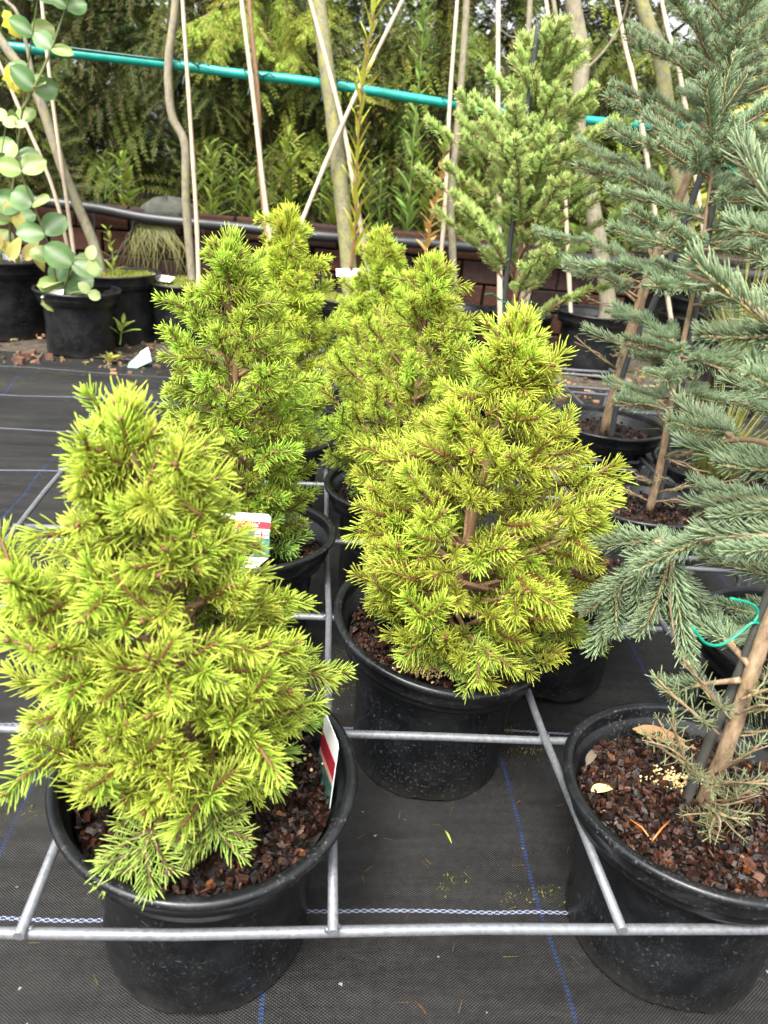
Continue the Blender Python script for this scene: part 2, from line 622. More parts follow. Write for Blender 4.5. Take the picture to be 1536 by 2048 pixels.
def mulch_mesh(r, n, seed, smin=.0035, smax=.013, tx=0.0, ty=0.0):
    rg = random.Random(seed)
    mb = MB()

    def zz(x, y):
        return .006 * math.sin(30 * x + seed) * math.sin(26 * y + 1) + .004 * math.sin(70 * x + 50 * y + seed) + tx * x + ty * y
    mb.lathe([(.001, -.004)] + [(r * k / 8, -.004) for k in range(1, 9)], 32, (.016, .010, .008),
             lambda a, q, z: zz(q * math.cos(a), q * math.sin(a)))
    for k in range(n):
        q = r * math.sqrt(rg.random()) * .985
        a = rg.uniform(0, 2 * PI)
        x, y = q * math.cos(a), q * math.sin(a)
        Ln = rg.uniform(smin, smax) * (1.25 if rg.random() < .08 else 1)
        Wd = Ln * rg.uniform(.28, .7)
        if rg.random() < .28:
            Wd = Ln * .14
            Ln *= 1.3
        Th = rg.uniform(.0012, .0036)
        c = rg.choices(CHIPC, CHIPW)[0]
        f_ = rg.uniform(.25, 1.05) * .68
        c = tuple(v * f_ * k_ for v, k_ in zip(c, (1.0, .92, .72)))
        mt = Matrix.Translation((x, y, zz(x, y) + rg.uniform(-.003, .007))) @ Matrix.Rotation(rg.uniform(0, 2 * PI), 4, 'Z') @ Matrix.Rotation(rg.gauss(0, .38), 4, 'X') @ Matrix.Rotation(rg.gauss(0, .32), 4, 'Y')
        o = rg.uniform(.55, 1)
        o2 = rg.uniform(.5, 1)
        out = []
        for q in range(5):
            w_ = 2 * PI * (q + rg.uniform(-.3, .3)) / 5
            e_ = rg.uniform(.6, 1.1)
            out.append((math.cos(w_) * Ln * .52 * e_, math.sin(w_) * Wd * .55 * e_))
        bz = rg.uniform(-.12, .12) / max(Ln, .004) * .02
        vs_ = [mt @ Vector((x_, y_, -Th)) for x_, y_ in out] + [mt @ Vector((x_ * .86, y_ * .86, Th * rg.uniform(.4, 1.3) + bz * x_)) for x_, y_ in out]
        mb.add(vs_, [(5, 6, 7, 8, 9)] + [(q, (q + 1) % 5, (q + 1) % 5 + 5, q + 5) for q in range(5)], c)
    return mb.mesh('bark_mulch', M_CHIP)


_shared_mulch = {}


def add_pot(t, R=.1365, H=.210, rb=.094, tx=0.0, ty=0.0, seed=0, soil=.031, chips=420, share=True, n=56, band=.042, shift=(0, 0)):
    """pot and mulch as parts of t (t stands at the pot's base centre)"""
    p = link('pot', pot_mesh(R, H, rb, tx, ty, seed, band, n), t)
    key = (round(R, 3), chips, seed if not share else 0)
    if key not in _shared_mulch or tx or ty:
        me = mulch_mesh(R - .0225, chips, seed if not share else 3, tx=tx, ty=ty)
        _shared_mulch[key] = me
    me = _shared_mulch[key]
    mu = link('bark_mulch', me, t, Matrix.Translation((0, 0, H - soil)), 'stuff')
    return p


def granules(t, cx, cy, z, n, sp, seed):
    rg = random.Random(seed)
    mb = MB()
    for k in range(n):
        x, y = cx + rg.gauss(0, sp), cy + rg.gauss(0, sp * .55)
        c = rg.choice([(.62, .45, .17), (.7, .55, .25), (.55, .36, .12), (.66, .52, .3)])
        mb.blob((x, y, z + rg.uniform(.003, .009)), rg.uniform(.0011, .0019), c, 5)
    return mb.obj('fertiliser_granules', M_GRAN, t, True, 'stuff')


# ------------------------------------------------------------------ needle shoots
def shoot_mesh(name, mat, L, n, nl, w, a0, a1, seed, cb, ct, twig, rad=.0016, up=0.0, tip=10, buds=0, bend=.12, budc=(.22, .10, .05), low=1.0, curv=.25, tipa=30):
    """a needled twig along +X: n needles of length nl, angles from a0 at the base to a1 at the tip"""
    rg = random.Random(seed)
    mb = MB()

    def pos(t):
        return Vector((L * t, L * .05 * math.sin(3 * t + seed), L * bend * t * t - L * bend * .2 * t))

    def tan(t):
        return (pos(min(t + .02, 1.02)) - pos(t - .02)).normalized()
    mb.tube([pos(t) for t in (-.06, .2, .5, .8, 1.0)], [rad * 1.25, rad * 1.1, rad, rad * .85, rad * .6], 5, [twig] * 5, True)

    def needle(p, d, ln, cv, ca, cz):
        d = d.normalized()
        s1 = d.orthogonal().normalized()
        s1 = (Matrix.Rotation(rg.uniform(0, 6.28), 3, d) @ s1)
        s2 = d.cross(s1)
        e = cv * ln
        ring = []
        for (t, k) in ((0, .6), (.45, 1.0), (.88, .72)):
            c_ = p + d * (ln * t) + e * (t * t)
            for q in range(3):
                a = 2 * PI * q / 3
                ring.append(c_ + (s1 * math.cos(a) + s2 * math.sin(a)) * (w * .5 * k))
        ring.append(p + d * ln + e)
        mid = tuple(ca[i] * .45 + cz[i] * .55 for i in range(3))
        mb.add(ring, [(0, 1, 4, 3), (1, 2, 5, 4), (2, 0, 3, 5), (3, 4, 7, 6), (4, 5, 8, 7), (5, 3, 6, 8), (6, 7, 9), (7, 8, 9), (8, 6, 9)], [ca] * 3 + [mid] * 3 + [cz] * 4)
    phi = rg.uniform(0, 6)
    k = 0
    made = 0
    while made < n and k < n * 3:
        t = (made + rg.random()) / n
        k += 1
        phi += 2.39996 + rg.uniform(-.3, .3)
        T = tan(t)
        side = Vector((0, 0, 1)).cross(T).normalized()
        vert = T.cross(side)
        rd = side * math.cos(phi) + vert * math.sin(phi)
        if rd.z < -.3 and rg.random() > low:
            continue
        made += 1
        ang = R_(a0 + (a1 - a0) * t + rg.gauss(0, 7))
        d = T * math.cos(ang) + (rd + Vector((0, 0, up))).normalized() * math.sin(ang)
        f_ = rg.uniform(.82, 1.1)
        ln = nl * rg.uniform(.8, 1.1) * (1 - .2 * abs(t - .45)) * (.75 if t < .12 else 1)
        needle(pos(t) + rd * rad * .7, d, ln, T * curv + Vector((0, 0, .05)), tuple(v * f_ for v in cb), tuple(v * f_ for v in ct))
    T = tan(1.0)
    for q in range(tip):
        a = 2 * PI * (q + rg.random()) / tip
        side = Vector((0, 0, 1)).cross(T).normalized()
        rd = side * math.cos(a) + T.cross(side) * math.sin(a)
        ang = R_(rg.uniform(8, tipa + 12))
        f_ = rg.uniform(.85, 1.1)
        needle(pos(1.0) - T * .002, T * math.cos(ang) + rd * math.sin(ang), nl * rg.uniform(.55, .85), T * .1, tuple(v * f_ for v in cb), tuple(v * f_ for v in ct))
    for q in range(buds):
        a = 2 * PI * q / max(buds, 1) + seed
        mb.blob(pos(1.0) + Vector((.003 + .001 * (q == 0), .0026 * math.cos(a) * (q > 0), .0026 * math.sin(a) * (q > 0))), .0026 if q == 0 else .0021, budc, 6, 1.2)
    return mb.mesh(name, mat, True)


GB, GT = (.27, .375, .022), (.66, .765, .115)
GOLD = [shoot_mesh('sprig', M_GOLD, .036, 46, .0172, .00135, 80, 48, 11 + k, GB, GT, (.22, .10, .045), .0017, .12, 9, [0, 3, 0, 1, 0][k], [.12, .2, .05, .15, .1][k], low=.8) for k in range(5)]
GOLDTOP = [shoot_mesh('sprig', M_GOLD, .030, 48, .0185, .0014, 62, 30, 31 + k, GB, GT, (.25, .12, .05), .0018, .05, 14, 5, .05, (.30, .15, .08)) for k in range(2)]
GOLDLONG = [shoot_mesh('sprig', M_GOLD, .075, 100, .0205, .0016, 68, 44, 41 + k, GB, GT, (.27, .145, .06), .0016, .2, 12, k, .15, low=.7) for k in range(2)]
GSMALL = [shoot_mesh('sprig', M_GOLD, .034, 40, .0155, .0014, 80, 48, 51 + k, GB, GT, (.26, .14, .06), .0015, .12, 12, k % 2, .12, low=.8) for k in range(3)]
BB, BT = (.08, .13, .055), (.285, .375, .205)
BTW = (.46, .33, .15)
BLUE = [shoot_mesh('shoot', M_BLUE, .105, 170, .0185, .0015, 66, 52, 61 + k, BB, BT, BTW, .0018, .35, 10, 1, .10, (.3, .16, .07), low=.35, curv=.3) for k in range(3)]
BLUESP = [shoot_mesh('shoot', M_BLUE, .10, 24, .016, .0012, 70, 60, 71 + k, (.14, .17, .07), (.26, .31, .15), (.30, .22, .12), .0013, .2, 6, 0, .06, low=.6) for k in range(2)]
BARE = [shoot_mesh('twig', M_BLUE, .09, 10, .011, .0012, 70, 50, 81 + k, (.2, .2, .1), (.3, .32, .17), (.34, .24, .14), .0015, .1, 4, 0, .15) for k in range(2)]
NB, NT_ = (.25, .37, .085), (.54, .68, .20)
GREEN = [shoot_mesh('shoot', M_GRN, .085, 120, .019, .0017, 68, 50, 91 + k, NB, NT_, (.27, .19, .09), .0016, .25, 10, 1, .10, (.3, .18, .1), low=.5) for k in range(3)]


def rnd_dir(d, rg, s_):
    return (Vector(d).normalized() + Vector((rg.gauss(0, s_), rg.gauss(0, s_), rg.gauss(0, s_)))).normalized()


def lerp_list(zs, vals, z):
    if z <= zs[0]:
        return vals[0]
    for k in range(len(zs) - 1):
        if z <= zs[k + 1]:
            t = (z - zs[k]) / (zs[k + 1] - zs[k] + 1e-9)
            return vals[k] + (vals[k + 1] - vals[k]) * t
    return vals[-1]


def joined(name, items, mat, parent, tint=(1, 1, 1)):
    """many placed copies of small meshes as one mesh"""
    V, Cc, FI, FT, off = [], [], [], [], 0
    for me, mw in items:
        nv = len(me.vertices)
        co = np.empty(nv * 3, dtype=np.float32)
        me.vertices.foreach_get('co', co)
        mm = np.array(mw)
        V.append(co.reshape(-1, 3) @ mm[:3, :3].T + mm[:3, 3])
        cc = np.empty(nv * 4, dtype=np.float32)
        me.color_attributes['Col'].data.foreach_get('color', cc)
        cc = cc.reshape(-1, 4).copy()
        cc[:, :3] *= np.array(tint, dtype=np.float32)
        Cc.append(cc)
        li = np.empty(len(me.loops), dtype=np.int32)
        me.loops.foreach_get('vertex_index', li)
        lt = np.empty(len(me.polygons), dtype=np.int32)
        me.polygons.foreach_get('loop_total', lt)
        FI.append(li + off)
        FT.append(lt)
        off += nv
    V, Cc, FI, FT = np.concatenate(V), np.concatenate(Cc), np.concatenate(FI), np.concatenate(FT)
    me = bpy.data.meshes.new(name)
    me.vertices.add(len(V))
    me.vertices.foreach_set('co', V.astype(np.float32).ravel())
    me.loops.add(len(FI))
    me.loops.foreach_set('vertex_index', FI)
    me.polygons.add(len(FT))
    me.polygons.foreach_set('loop_start', np.concatenate(([0], np.cumsum(FT)[:-1])).astype(np.int32))
    me.polygons.foreach_set('use_smooth', np.ones(len(FT), dtype=bool))
    me.update(calc_edges=True)
    at = me.color_attributes.new('Col', 'FLOAT_COLOR', 'POINT')
    at.data.foreach_set('color', Cc.astype(np.float32).ravel())
    me.materials.append(mat)
    me.validate()
    return link(name, me, parent, kind='stuff')


# ------------------------------------------------------------------ golden dwarf spruces
def golden_spruce(label, base, Yp, left, right, top, nb, seed, pot, soilz, meshes=None, toplist=None, s=1.0, lat=4, tint=(1, 1, 1), low_green=True, extra=(), stem=None, inset=.012, inner=210, front=1.0):
    rg = random.Random(seed)
    t = thing('potted_dwarf_spruce', label, 'potted conifer', (base[0], base[1], .006), 'golden dwarf spruces in pots')
    add_pot(t, seed=seed, **pot)
    O = Vector((base[0], base[1], .006))
    tp = aty(top[0], top[1], Yp)
    Lp = sorted([aty(x, y, Yp) for x, y in left], key=lambda q: q.z)
    Rp = sorted([aty(x, y, Yp) for x, y in right], key=lambda q: q.z)
    lz, lx = [q.z for q in Lp], [q.x for q in Lp]
    rz, rx = [q.z for q in Rp], [q.x for q in Rp]
    b0 = Vector((base[0], Yp, soilz))
    if stem:
        b0.x, b0.y = stem
    meshes = meshes or GOLD
    toplist = toplist or GOLDTOP
    tz = tp.z - .03

    def axis(z):
        k = max(0, min(1, (z - soilz) / (tz - soilz)))
        return Vector((b0.x + (tp.x - b0.x) * k ** 1.2, b0.y + (Yp - b0.y) * k, z))
    mb = MB()
    zs = [soilz - .02 + (tz - soilz + .02) * k / 9 for k in range(10)]
    mb.tube([axis(z) - O + Vector((.003 * math.sin(k * 2 + seed), .003 * math.cos(k * 1.7), 0)) for k, z in enumerate(zs)], [.0070 * (1 - .75 * k / 9) + .001 for k in range(10)], 8, jit=.12, rng=rg)
    mb.obj('trunk', M_GOLDBARK, t, True)

    def rad(az, z):
        c = axis(z)
        rl = max(c.x - lerp_list(lz, lx, z) - inset, .012)
        rr = max(lerp_list(rz, rx, z) - c.x - inset, .012)
        k = .5 + .5 * math.cos(az)
        q = rl * (1 - k) + rr * k
        return q * (1 + (front - 1) * max(0, -math.sin(az)))

    def put(par, me, p, d, roll, sc, zrel):
        o = link(me.name.split('.')[0], me, par, frame(d, roll=roll, p=p - O, s=sc * s))
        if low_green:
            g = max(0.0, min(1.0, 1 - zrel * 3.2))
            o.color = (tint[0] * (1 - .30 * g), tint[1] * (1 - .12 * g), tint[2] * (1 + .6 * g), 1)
        else:
            o.color = (*tint, 1)
        return o
    # branches spread over the height in proportion to the girth
    zlist, wts = [], []
    for k in range(60):
        z = soilz + .034 + (tz - soilz - .034) * k / 59
        zlist.append(z)
        wts.append(.03 + .5 * (rad(0, z) + rad(PI, z)))
    cum = np.cumsum(wts) / sum(wts)
    az = rg.uniform(0, 6)
    for b in range(nb):
        q = (b + .5) / nb
        z = zlist[int(np.searchsorted(cum, q).clip(0, 59))] + rg.uniform(-.006, .006)
        az += 2.39996 + rg.uniform(-.25, .25)
        h = (z - soilz) / (tz - soilz)
        r = rad(az, z) * rg.choice([.76, .86, .92, .97, 1.0, 1.03])
        if math.sin(az) < 0 and z < soilz + .10:
            r *= 1 + .45 * math.sin(az) * (1 - (z - soilz) / .10)
        tipp = axis(z) + Vector((math.cos(az) * r, math.sin(az) * r, 0))
        el = R_(6 + 58 * h ** .9 + rg.uniform(-8, 8))
        st = axis(max(soilz + .008, z - r * math.tan(el) * .8))
        mid = st.lerp(tipp, .55) + Vector((0, 0, -.012 * (1 - h) + rg.uniform(-.004, .004)))
        pts = curve([st, mid, tipp], 5)
        mb = MB()
        n_ = len(pts)
        mb.tube([p - O for p in pts], [.0036 * (1 - .7 * k / (n_ - 1)) for k in range(n_)], 5)
        br = mb.obj('branch', M_TWIG, t, True)
        dtip = (pts[-1] - pts[-3]).normalized()
        if h < .18:
            dtip = (dtip + Vector((0, 0, -.25))).normalized()
        sprigs = toplist if h > .88 else meshes
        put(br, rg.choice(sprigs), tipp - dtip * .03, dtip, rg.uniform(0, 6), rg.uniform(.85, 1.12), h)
        ln = (tipp - st).length
        k_lat = max(2, min(lat, int(ln / .02)))
        for k in range(k_lat):
            tt = .97 - k * (.66 / k_lat) - rg.uniform(0, .12)
            if tt < .28:
                continue
            ii = min(n_ - 2, int(tt * (n_ - 1)))
            p = pts[ii].lerp(pts[ii + 1], tt * (n_ - 1) - ii)
            T = (pts[ii + 1] - pts[ii]).normalized()
            side = T.cross(Vector((0, 0, 1)))
            if side.length < .1:
                side = Vector((math.sin(az), -math.cos(az), 0))
            side.normalize()
            sg = 1 if k % 2 else -1
            ra = rg.uniform(-1.25, 1.25) + (PI if sg < 0 else 0)
            rdv = side * math.cos(ra) + side.cross(T) * math.sin(ra)
            out_ = Vector((math.cos(az), math.sin(az), 0))
            d = T * rg.uniform(.4, .8) + rdv * rg.uniform(.7, 1.0) + out_ * .35 + Vector((0, 0, rg.uniform(-.1, .4)))
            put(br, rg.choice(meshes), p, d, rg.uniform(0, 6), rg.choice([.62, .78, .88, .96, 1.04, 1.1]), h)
    # leader
    mb = MB()
    mb.tube([axis(tz - .04) - O, tp - Vector((0, 0, .02)) - O], .003, 5)
    br = mb.obj('leader', M_TWIG, t, True)
    for k in range(9):
        a = k * 2.4 + rg.uniform(-.3, .3)
        q = k / 8
        d = Vector((math.cos(a) * (.15 + .75 * q), math.sin(a) * (.15 + .75 * q), 1 - .25 * q))
        put(br, toplist[k % len(toplist)], tp + Vector((math.cos(a) * .006 * q, math.sin(a) * .006 * q, -.040 - .02 * q)), d, rg.uniform(0, 6), rg.uniform(.85, 1.05), 1)
    # old inner foliage, past the 300 sprigs one can pick apart
    fill = []
    for k in range(inner):
        z = soilz + .05 + (tz - soilz - .07) * rg.random() ** 1.3
        a = rg.uniform(0, 2 * PI)
        r = rad(a, z) * rg.uniform(.4, .98)
        p = axis(z) + Vector((math.cos(a) * r, math.sin(a) * r, 0))
        d = Vector((math.cos(a) + rg.gauss(0, .5), math.sin(a) + rg.gauss(0, .5), rg.uniform(-.1, 1.0)))
        fill.append((rg.choice(meshes), frame(d, roll=rg.uniform(0, 6), p=p - O - d.normalized() * .02, s=rg.uniform(.8, 1.0) * s)))
    joined('inner_foliage', fill, M_GOLD, t, tint)
    # branches that the photograph shows sticking out
    for (path, sc) in extra:
        P = [aty(x, y, yy) for x, y, yy in path]
        P = [axis(P[0].z - .02)] + P
        pts = curve(P, 5)
        mb = MB()
        n_ = len(pts)
        mb.tube([p - O for p in pts], [.0036 * (1 - .7 * k / (n_ - 1)) for k in range(n_)], 5)
        br = mb.obj('branch', M_TWIG, t, True)
        h = (P[-1].z - soilz) / (tz - soilz)
        for k in range(7):
            tt = 1 - (k // 2) * .16 - (.06 if k else 0)
            ii = min(n_ - 2, int(tt * (n_ - 1) - 1e-6))
            p = pts[ii].lerp(pts[ii + 1], tt * (n_ - 1) - ii)
            T = (pts[ii + 1] - pts[ii]).normalized()
            side = T.cross(Vector((0, 0, 1))).normalized()
            sg = 0 if k == 0 else (1 if k % 2 else -1)
            d = T * .8 + side * sg * .75 + Vector((0, 0, rg.uniform(-.05, .25)))
            put(br, rg.choice(meshes), p - (T * .03 if k == 0 else T * 0), d, rg.uniform(0, 6), sc * rg.uniform(.85, 1.05), h)
    return t


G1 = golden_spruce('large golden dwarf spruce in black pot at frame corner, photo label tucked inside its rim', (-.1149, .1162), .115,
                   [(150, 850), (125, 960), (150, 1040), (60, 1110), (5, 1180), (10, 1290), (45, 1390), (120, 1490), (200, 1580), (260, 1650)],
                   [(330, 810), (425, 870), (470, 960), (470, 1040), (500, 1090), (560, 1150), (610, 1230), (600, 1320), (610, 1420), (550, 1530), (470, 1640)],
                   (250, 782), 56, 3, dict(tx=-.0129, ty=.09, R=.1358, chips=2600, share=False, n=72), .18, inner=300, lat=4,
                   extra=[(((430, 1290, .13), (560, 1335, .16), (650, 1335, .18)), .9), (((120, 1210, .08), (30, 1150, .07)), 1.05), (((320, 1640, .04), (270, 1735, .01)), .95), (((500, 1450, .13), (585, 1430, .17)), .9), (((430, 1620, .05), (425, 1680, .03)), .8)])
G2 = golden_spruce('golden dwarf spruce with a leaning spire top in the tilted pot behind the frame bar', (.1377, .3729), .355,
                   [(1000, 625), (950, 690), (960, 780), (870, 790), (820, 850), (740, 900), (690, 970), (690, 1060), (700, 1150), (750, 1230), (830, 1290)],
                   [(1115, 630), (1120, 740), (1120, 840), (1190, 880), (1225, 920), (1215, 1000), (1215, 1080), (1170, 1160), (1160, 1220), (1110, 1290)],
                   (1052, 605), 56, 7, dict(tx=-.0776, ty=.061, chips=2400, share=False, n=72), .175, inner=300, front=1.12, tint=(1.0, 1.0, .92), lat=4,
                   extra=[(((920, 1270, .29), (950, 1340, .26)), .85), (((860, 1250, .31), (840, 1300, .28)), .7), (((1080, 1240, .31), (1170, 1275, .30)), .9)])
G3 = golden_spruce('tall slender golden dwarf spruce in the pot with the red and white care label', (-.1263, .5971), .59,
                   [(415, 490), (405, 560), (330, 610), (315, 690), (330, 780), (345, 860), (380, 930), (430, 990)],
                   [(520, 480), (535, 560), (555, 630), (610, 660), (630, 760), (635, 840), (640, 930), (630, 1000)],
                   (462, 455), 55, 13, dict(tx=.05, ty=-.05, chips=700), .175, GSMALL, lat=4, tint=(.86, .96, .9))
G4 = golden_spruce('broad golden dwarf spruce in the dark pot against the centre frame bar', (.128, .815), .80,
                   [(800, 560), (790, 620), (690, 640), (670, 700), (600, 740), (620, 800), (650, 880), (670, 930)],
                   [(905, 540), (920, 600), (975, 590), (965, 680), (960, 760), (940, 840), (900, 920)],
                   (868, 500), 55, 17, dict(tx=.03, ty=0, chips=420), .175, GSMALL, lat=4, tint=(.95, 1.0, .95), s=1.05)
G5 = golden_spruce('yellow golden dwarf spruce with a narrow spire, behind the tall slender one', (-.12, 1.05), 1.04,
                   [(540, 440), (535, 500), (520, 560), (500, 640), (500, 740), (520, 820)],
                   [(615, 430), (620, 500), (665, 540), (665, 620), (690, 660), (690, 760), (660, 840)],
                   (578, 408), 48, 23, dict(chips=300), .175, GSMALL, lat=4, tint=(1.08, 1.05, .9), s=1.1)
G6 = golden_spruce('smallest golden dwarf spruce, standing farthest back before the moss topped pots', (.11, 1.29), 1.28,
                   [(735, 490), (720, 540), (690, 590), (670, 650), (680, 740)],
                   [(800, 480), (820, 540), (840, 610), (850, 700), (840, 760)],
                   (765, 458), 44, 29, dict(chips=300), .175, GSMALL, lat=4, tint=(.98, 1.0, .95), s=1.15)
granules(G2, .109 - .1377, .294 - .3729 + .006, .181, 190, .016, 4)
granules(G1, .07, .02, .186, 30, .02, 5)

# ------------------------------------------------------------------ tall spruces
def shoots_along(par, O, pts, rg, meshes, lat=.62, seg=.1, color=(1, 1, 1, 1), start=.25, droop=0.0, laterals=True, first=None):
    """needled shoots along a branch line and pairs of side shoots at each node"""
    P = [Vector(p) for p in pts]
    d_ = [0]
    for a, b in zip(P, P[1:]):
        d_.append(d_[-1] + (b - a).length)
    tot = d_[-1]

    def at(s_):
        s_ = max(0, min(tot, s_))
        for k in range(len(P) - 1):
            if s_ <= d_[k + 1]:
                return P[k].lerp(P[k + 1], (s_ - d_[k]) / (d_[k + 1] - d_[k] + 1e-9))
        return P[-1]
    s0 = tot * start
    n_ = max(1, round((tot - s0) / seg))
    step = (tot - s0) / n_
    for k in range(n_):
        a, b = at(s0 + k * step), at(s0 + (k + 1) * step)
        T = b - a
        me = rg.choice(first if (first and k == 0 and n_ > 1) else meshes)
        L = .105
        if me.name.startswith('twig'):
            L = .09
        o = link(me.name.split('.')[0], me, par, frame(T, roll=rg.uniform(-.4, .4), p=a - O, s=(T.length / L, 1.0, 1.0)))
        o.color = color
        if not laterals:
            continue
        side = T.normalized().cross(Vector((0, 0, 1)))
        if side.length < .1:
            side = Vector((1, 0, 0))
        side.normalize()
        for sg in (-1, 1):
            for rep in range(2 if k == n_ - 1 and n_ > 1 else 1):
                if rg.random() < .12:
                    continue
                ls = lat * rg.uniform(.6, 1.05) * (1 - .15 * k) * (.75 if rep else 1)
                d = T.normalized() * rg.uniform(.7, 1.0) + side * sg * rg.uniform(.65, 1.0) + Vector((0, 0, rg.uniform(-.2, .2) - droop))
                pp = a.lerp(b, .02 + .5 * rep)
                o = link(me.name.split('.')[0], rg.choice(meshes), par, frame(d, roll=rg.uniform(-.4, .4), p=pp - O, s=(ls, min(1, ls + .25), min(1, ls + .25))))
                o.color = color


def branch_obj(t, O, pts, r0, mat=M_TAN, name='branch'):
    mb = MB()
    n_ = len(pts)
    mb.tube([p - O for p in pts], [r0 * (1 - .7 * k / (n_ - 1)) for k in range(n_)], 6)
    return mb.obj(name, mat, t, True)


def stake(label, pts, r, mat, cat='plant stake', name='plant_stake', group=None, nodes=False):
    pts = [Vector(p) for p in pts]
    o = thing(name, label, cat, pts[0], group)
    mb = MB()
    if nodes:
        full = curve(pts, 10)
        rr = []
        rg = random.Random(int(abs(pts[0].x) * 1000))
        for k in range(len(full)):
            rr.append(r * (1.0 - .25 * k / len(full)) * (1.16 if k % 6 == 3 else 1))
        mb.tube([p - pts[0] for p in full], rr, 8)
    else:
        full = curve(pts, 6)
        mb.tube([p - pts[0] for p in full], r, 8)
    mb.obj('shaft', mat, o, True)
    return o


def loop_tie(label, p, r, c, axis_=Vector((0, 0, 1)), tails=((.03, .0, .02),), th=.0013, squash=1.0, group='green plant ties'):
    p = Vector(p)
    o = thing('plant_tie', label, 'plant tie', p, group)
    x = axis_.orthogonal().normalized()
    y = axis_.cross(x)
    mb = MB()
    pts = [(x * math.cos(a) * squash + y * math.sin(a)) * r + axis_ * (.003 * math.sin(a)) for a in [2 * PI * k / 16 for k in range(17)]]
    mb.tube(pts, th, 5, c)
    mb.obj('loop', M_PLAIN, o, True)
    for q in tails:
        mb = MB()
        s0 = Vector(q).normalized() * r
        e = Vector(q)
        mb.tube(curve([s0 * .9, s0 + e * .5 + Vector((0, 0, .008)), s0 + e], 5), th, 5, c)
        mb.obj('tail', M_PLAIN, o, True)
    return o


TEAL = (.0, .16, .105)


def tall_spruce(label, base, trunk_px, Yb, Yt, whorls, blen, nbr, seed, meshes, pot=None, tr=.013, tint=(1, 1, 1), lat=.62, up=.25, bare=4, name='potted_spruce', seg=.1, soilz=.15, first=None, avoid=None, mat=M_TAN):
    rg = random.Random(seed)
    t = thing(name, label, 'potted conifer', (base[0], base[1], .006), 'tall spruces in pots')
    O = Vector((base[0], base[1], .006))
    if pot is not None:
        add_pot(t, seed=seed, **pot)
    n_ = len(trunk_px)
    tp = [aty(x, y, Yb + (Yt - Yb) * k / (n_ - 1)) for k, (x, y) in enumerate(trunk_px)]
    full = curve(tp, 5)
    mb = MB()
    m_ = len(full)
    mb.tube([p - O for p in full], [tr * (1 - .82 * k / (m_ - 1)) for k in range(m_)], 9, jit=.08, rng=rg)
    mb.obj('trunk', mat, t, True)
    az = rg.uniform(0, 6)
    for wi, wz in enumerate(whorls):                     # wz: share of the trunk's length
        f_ = wz * (m_ - 1)
        ii = min(m_ - 2, int(f_))
        az += .7
        nn = nbr if isinstance(nbr, int) else nbr[wi]
        for b in range(nn):
            a = az + 2 * PI * b / nn + rg.uniform(-.3, .3)
            f2 = max(0, min(m_ - 1.001, f_ + rg.uniform(-.05, .05) * (m_ - 1)))
            ii = min(m_ - 2, int(f2))
            p0 = full[ii].lerp(full[ii + 1], f2 - ii)
            if avoid and avoid(wz, a):
                continue
            L = (blen[wi] if isinstance(blen, (list, tuple)) else blen) * rg.uniform(.75, 1.12)
            u = up + .5 * max(0, wz - .75) / .25
            d = Vector((math.cos(a), math.sin(a), u + rg.uniform(-.12, .12)))
            pts = curve([p0, p0 + d * L * .5 + Vector((0, 0, .02 * L)), p0 + d * L + Vector((0, 0, -.14 * L * (1 - wz)))], 4)
            br = branch_obj(t, O, pts, .0034 * (1.1 - .5 * wz), mat)
            shoots_along(br, O, pts, rg, meshes, lat, seg, (*tint, 1), start=.05 + .2 * (1 - wz), first=first)
    for k in range(bare):
        f_ = rg.uniform(.02, .3) * (m_ - 1)
        p0 = full[int(f_)]
        a = rg.uniform(0, 2 * PI)
        L = rg.uniform(.07, .14)
        d = Vector((math.cos(a), math.sin(a), rg.uniform(-.1, .5)))
        pts = [p0, p0 + d * L * .5 + Vector((0, 0, .01)), p0 + d * L]
        br = branch_obj(t, O, pts, .0022, mat, 'dead_branch')
        shoots_along(br, O, pts, rg, BARE, .5, .09, (1, 1, 1, 1), .2)
    # leader shoots
    for k in range(5):
        a = k * 1.26 + rg.uniform(-.3, .3)
        d = (full[-1] - full[-4]).normalized() * 1.1 + Vector((math.cos(a), math.sin(a), 0)) * (.0 if k == 0 else .65)
        o = link('shoot', rg.choice(meshes), t, frame(d, roll=rg.uniform(0, 6), p=full[-1] - O - full[-1] * 0 - d * .01, s=.85 if k else 1.0))
        o.color = (*tint, 1)
    return t


# green spruce standing at the back, by the dark stake
MB0 = atz(1005, 800, .18)
tall_spruce('fresh green slim spruce tied to a dark stake, in front of the pale canes', (MB0.x, MB0.y), [(1005, 800), (1031, 586), (1045, 469), (1057, 395), (1067, 311), (1078, 201), (1088, 120)], MB0.y, MB0.y,
            [.14, .23, .32, .40, .48, .55, .62, .69, .75, .81, .86, .91, .95], [.28, .28, .27, .25, .22, .2, .18, .16, .14, .12, .10, .09, .07], 6, 101, GREEN, dict(chips=300), .0075, (1, 1, 1), .72, .75, 5, seg=.085, mat=M_TWIG)
stake('dark slim stake tied to the fresh green spruce', [Vector((MB0.x + .015, MB0.y - .035, .135)), aty(1010, 600, MB0.y - .035), aty(1045, 300, MB0.y - .035), aty(1078, 40, MB0.y - .035)], .0062, M_DSTAKE, group='stakes of the tall spruces')
loop_tie('green tie holding fresh green spruce stem low on its dark stake', aty(1017, 605, MB0.y - .02), .028, TEAL, Vector((.1, .1, 1)).normalized(), ((-.04, -.01, .01), (.045, 0, .0)))
loop_tie('teal tie high on the fresh green spruce', aty(1050, 280, MB0.y - .02), .026, TEAL, Vector((.1, .1, 1)).normalized(), ((-.05, -.01, .03), (-.03, 0, -.03)))

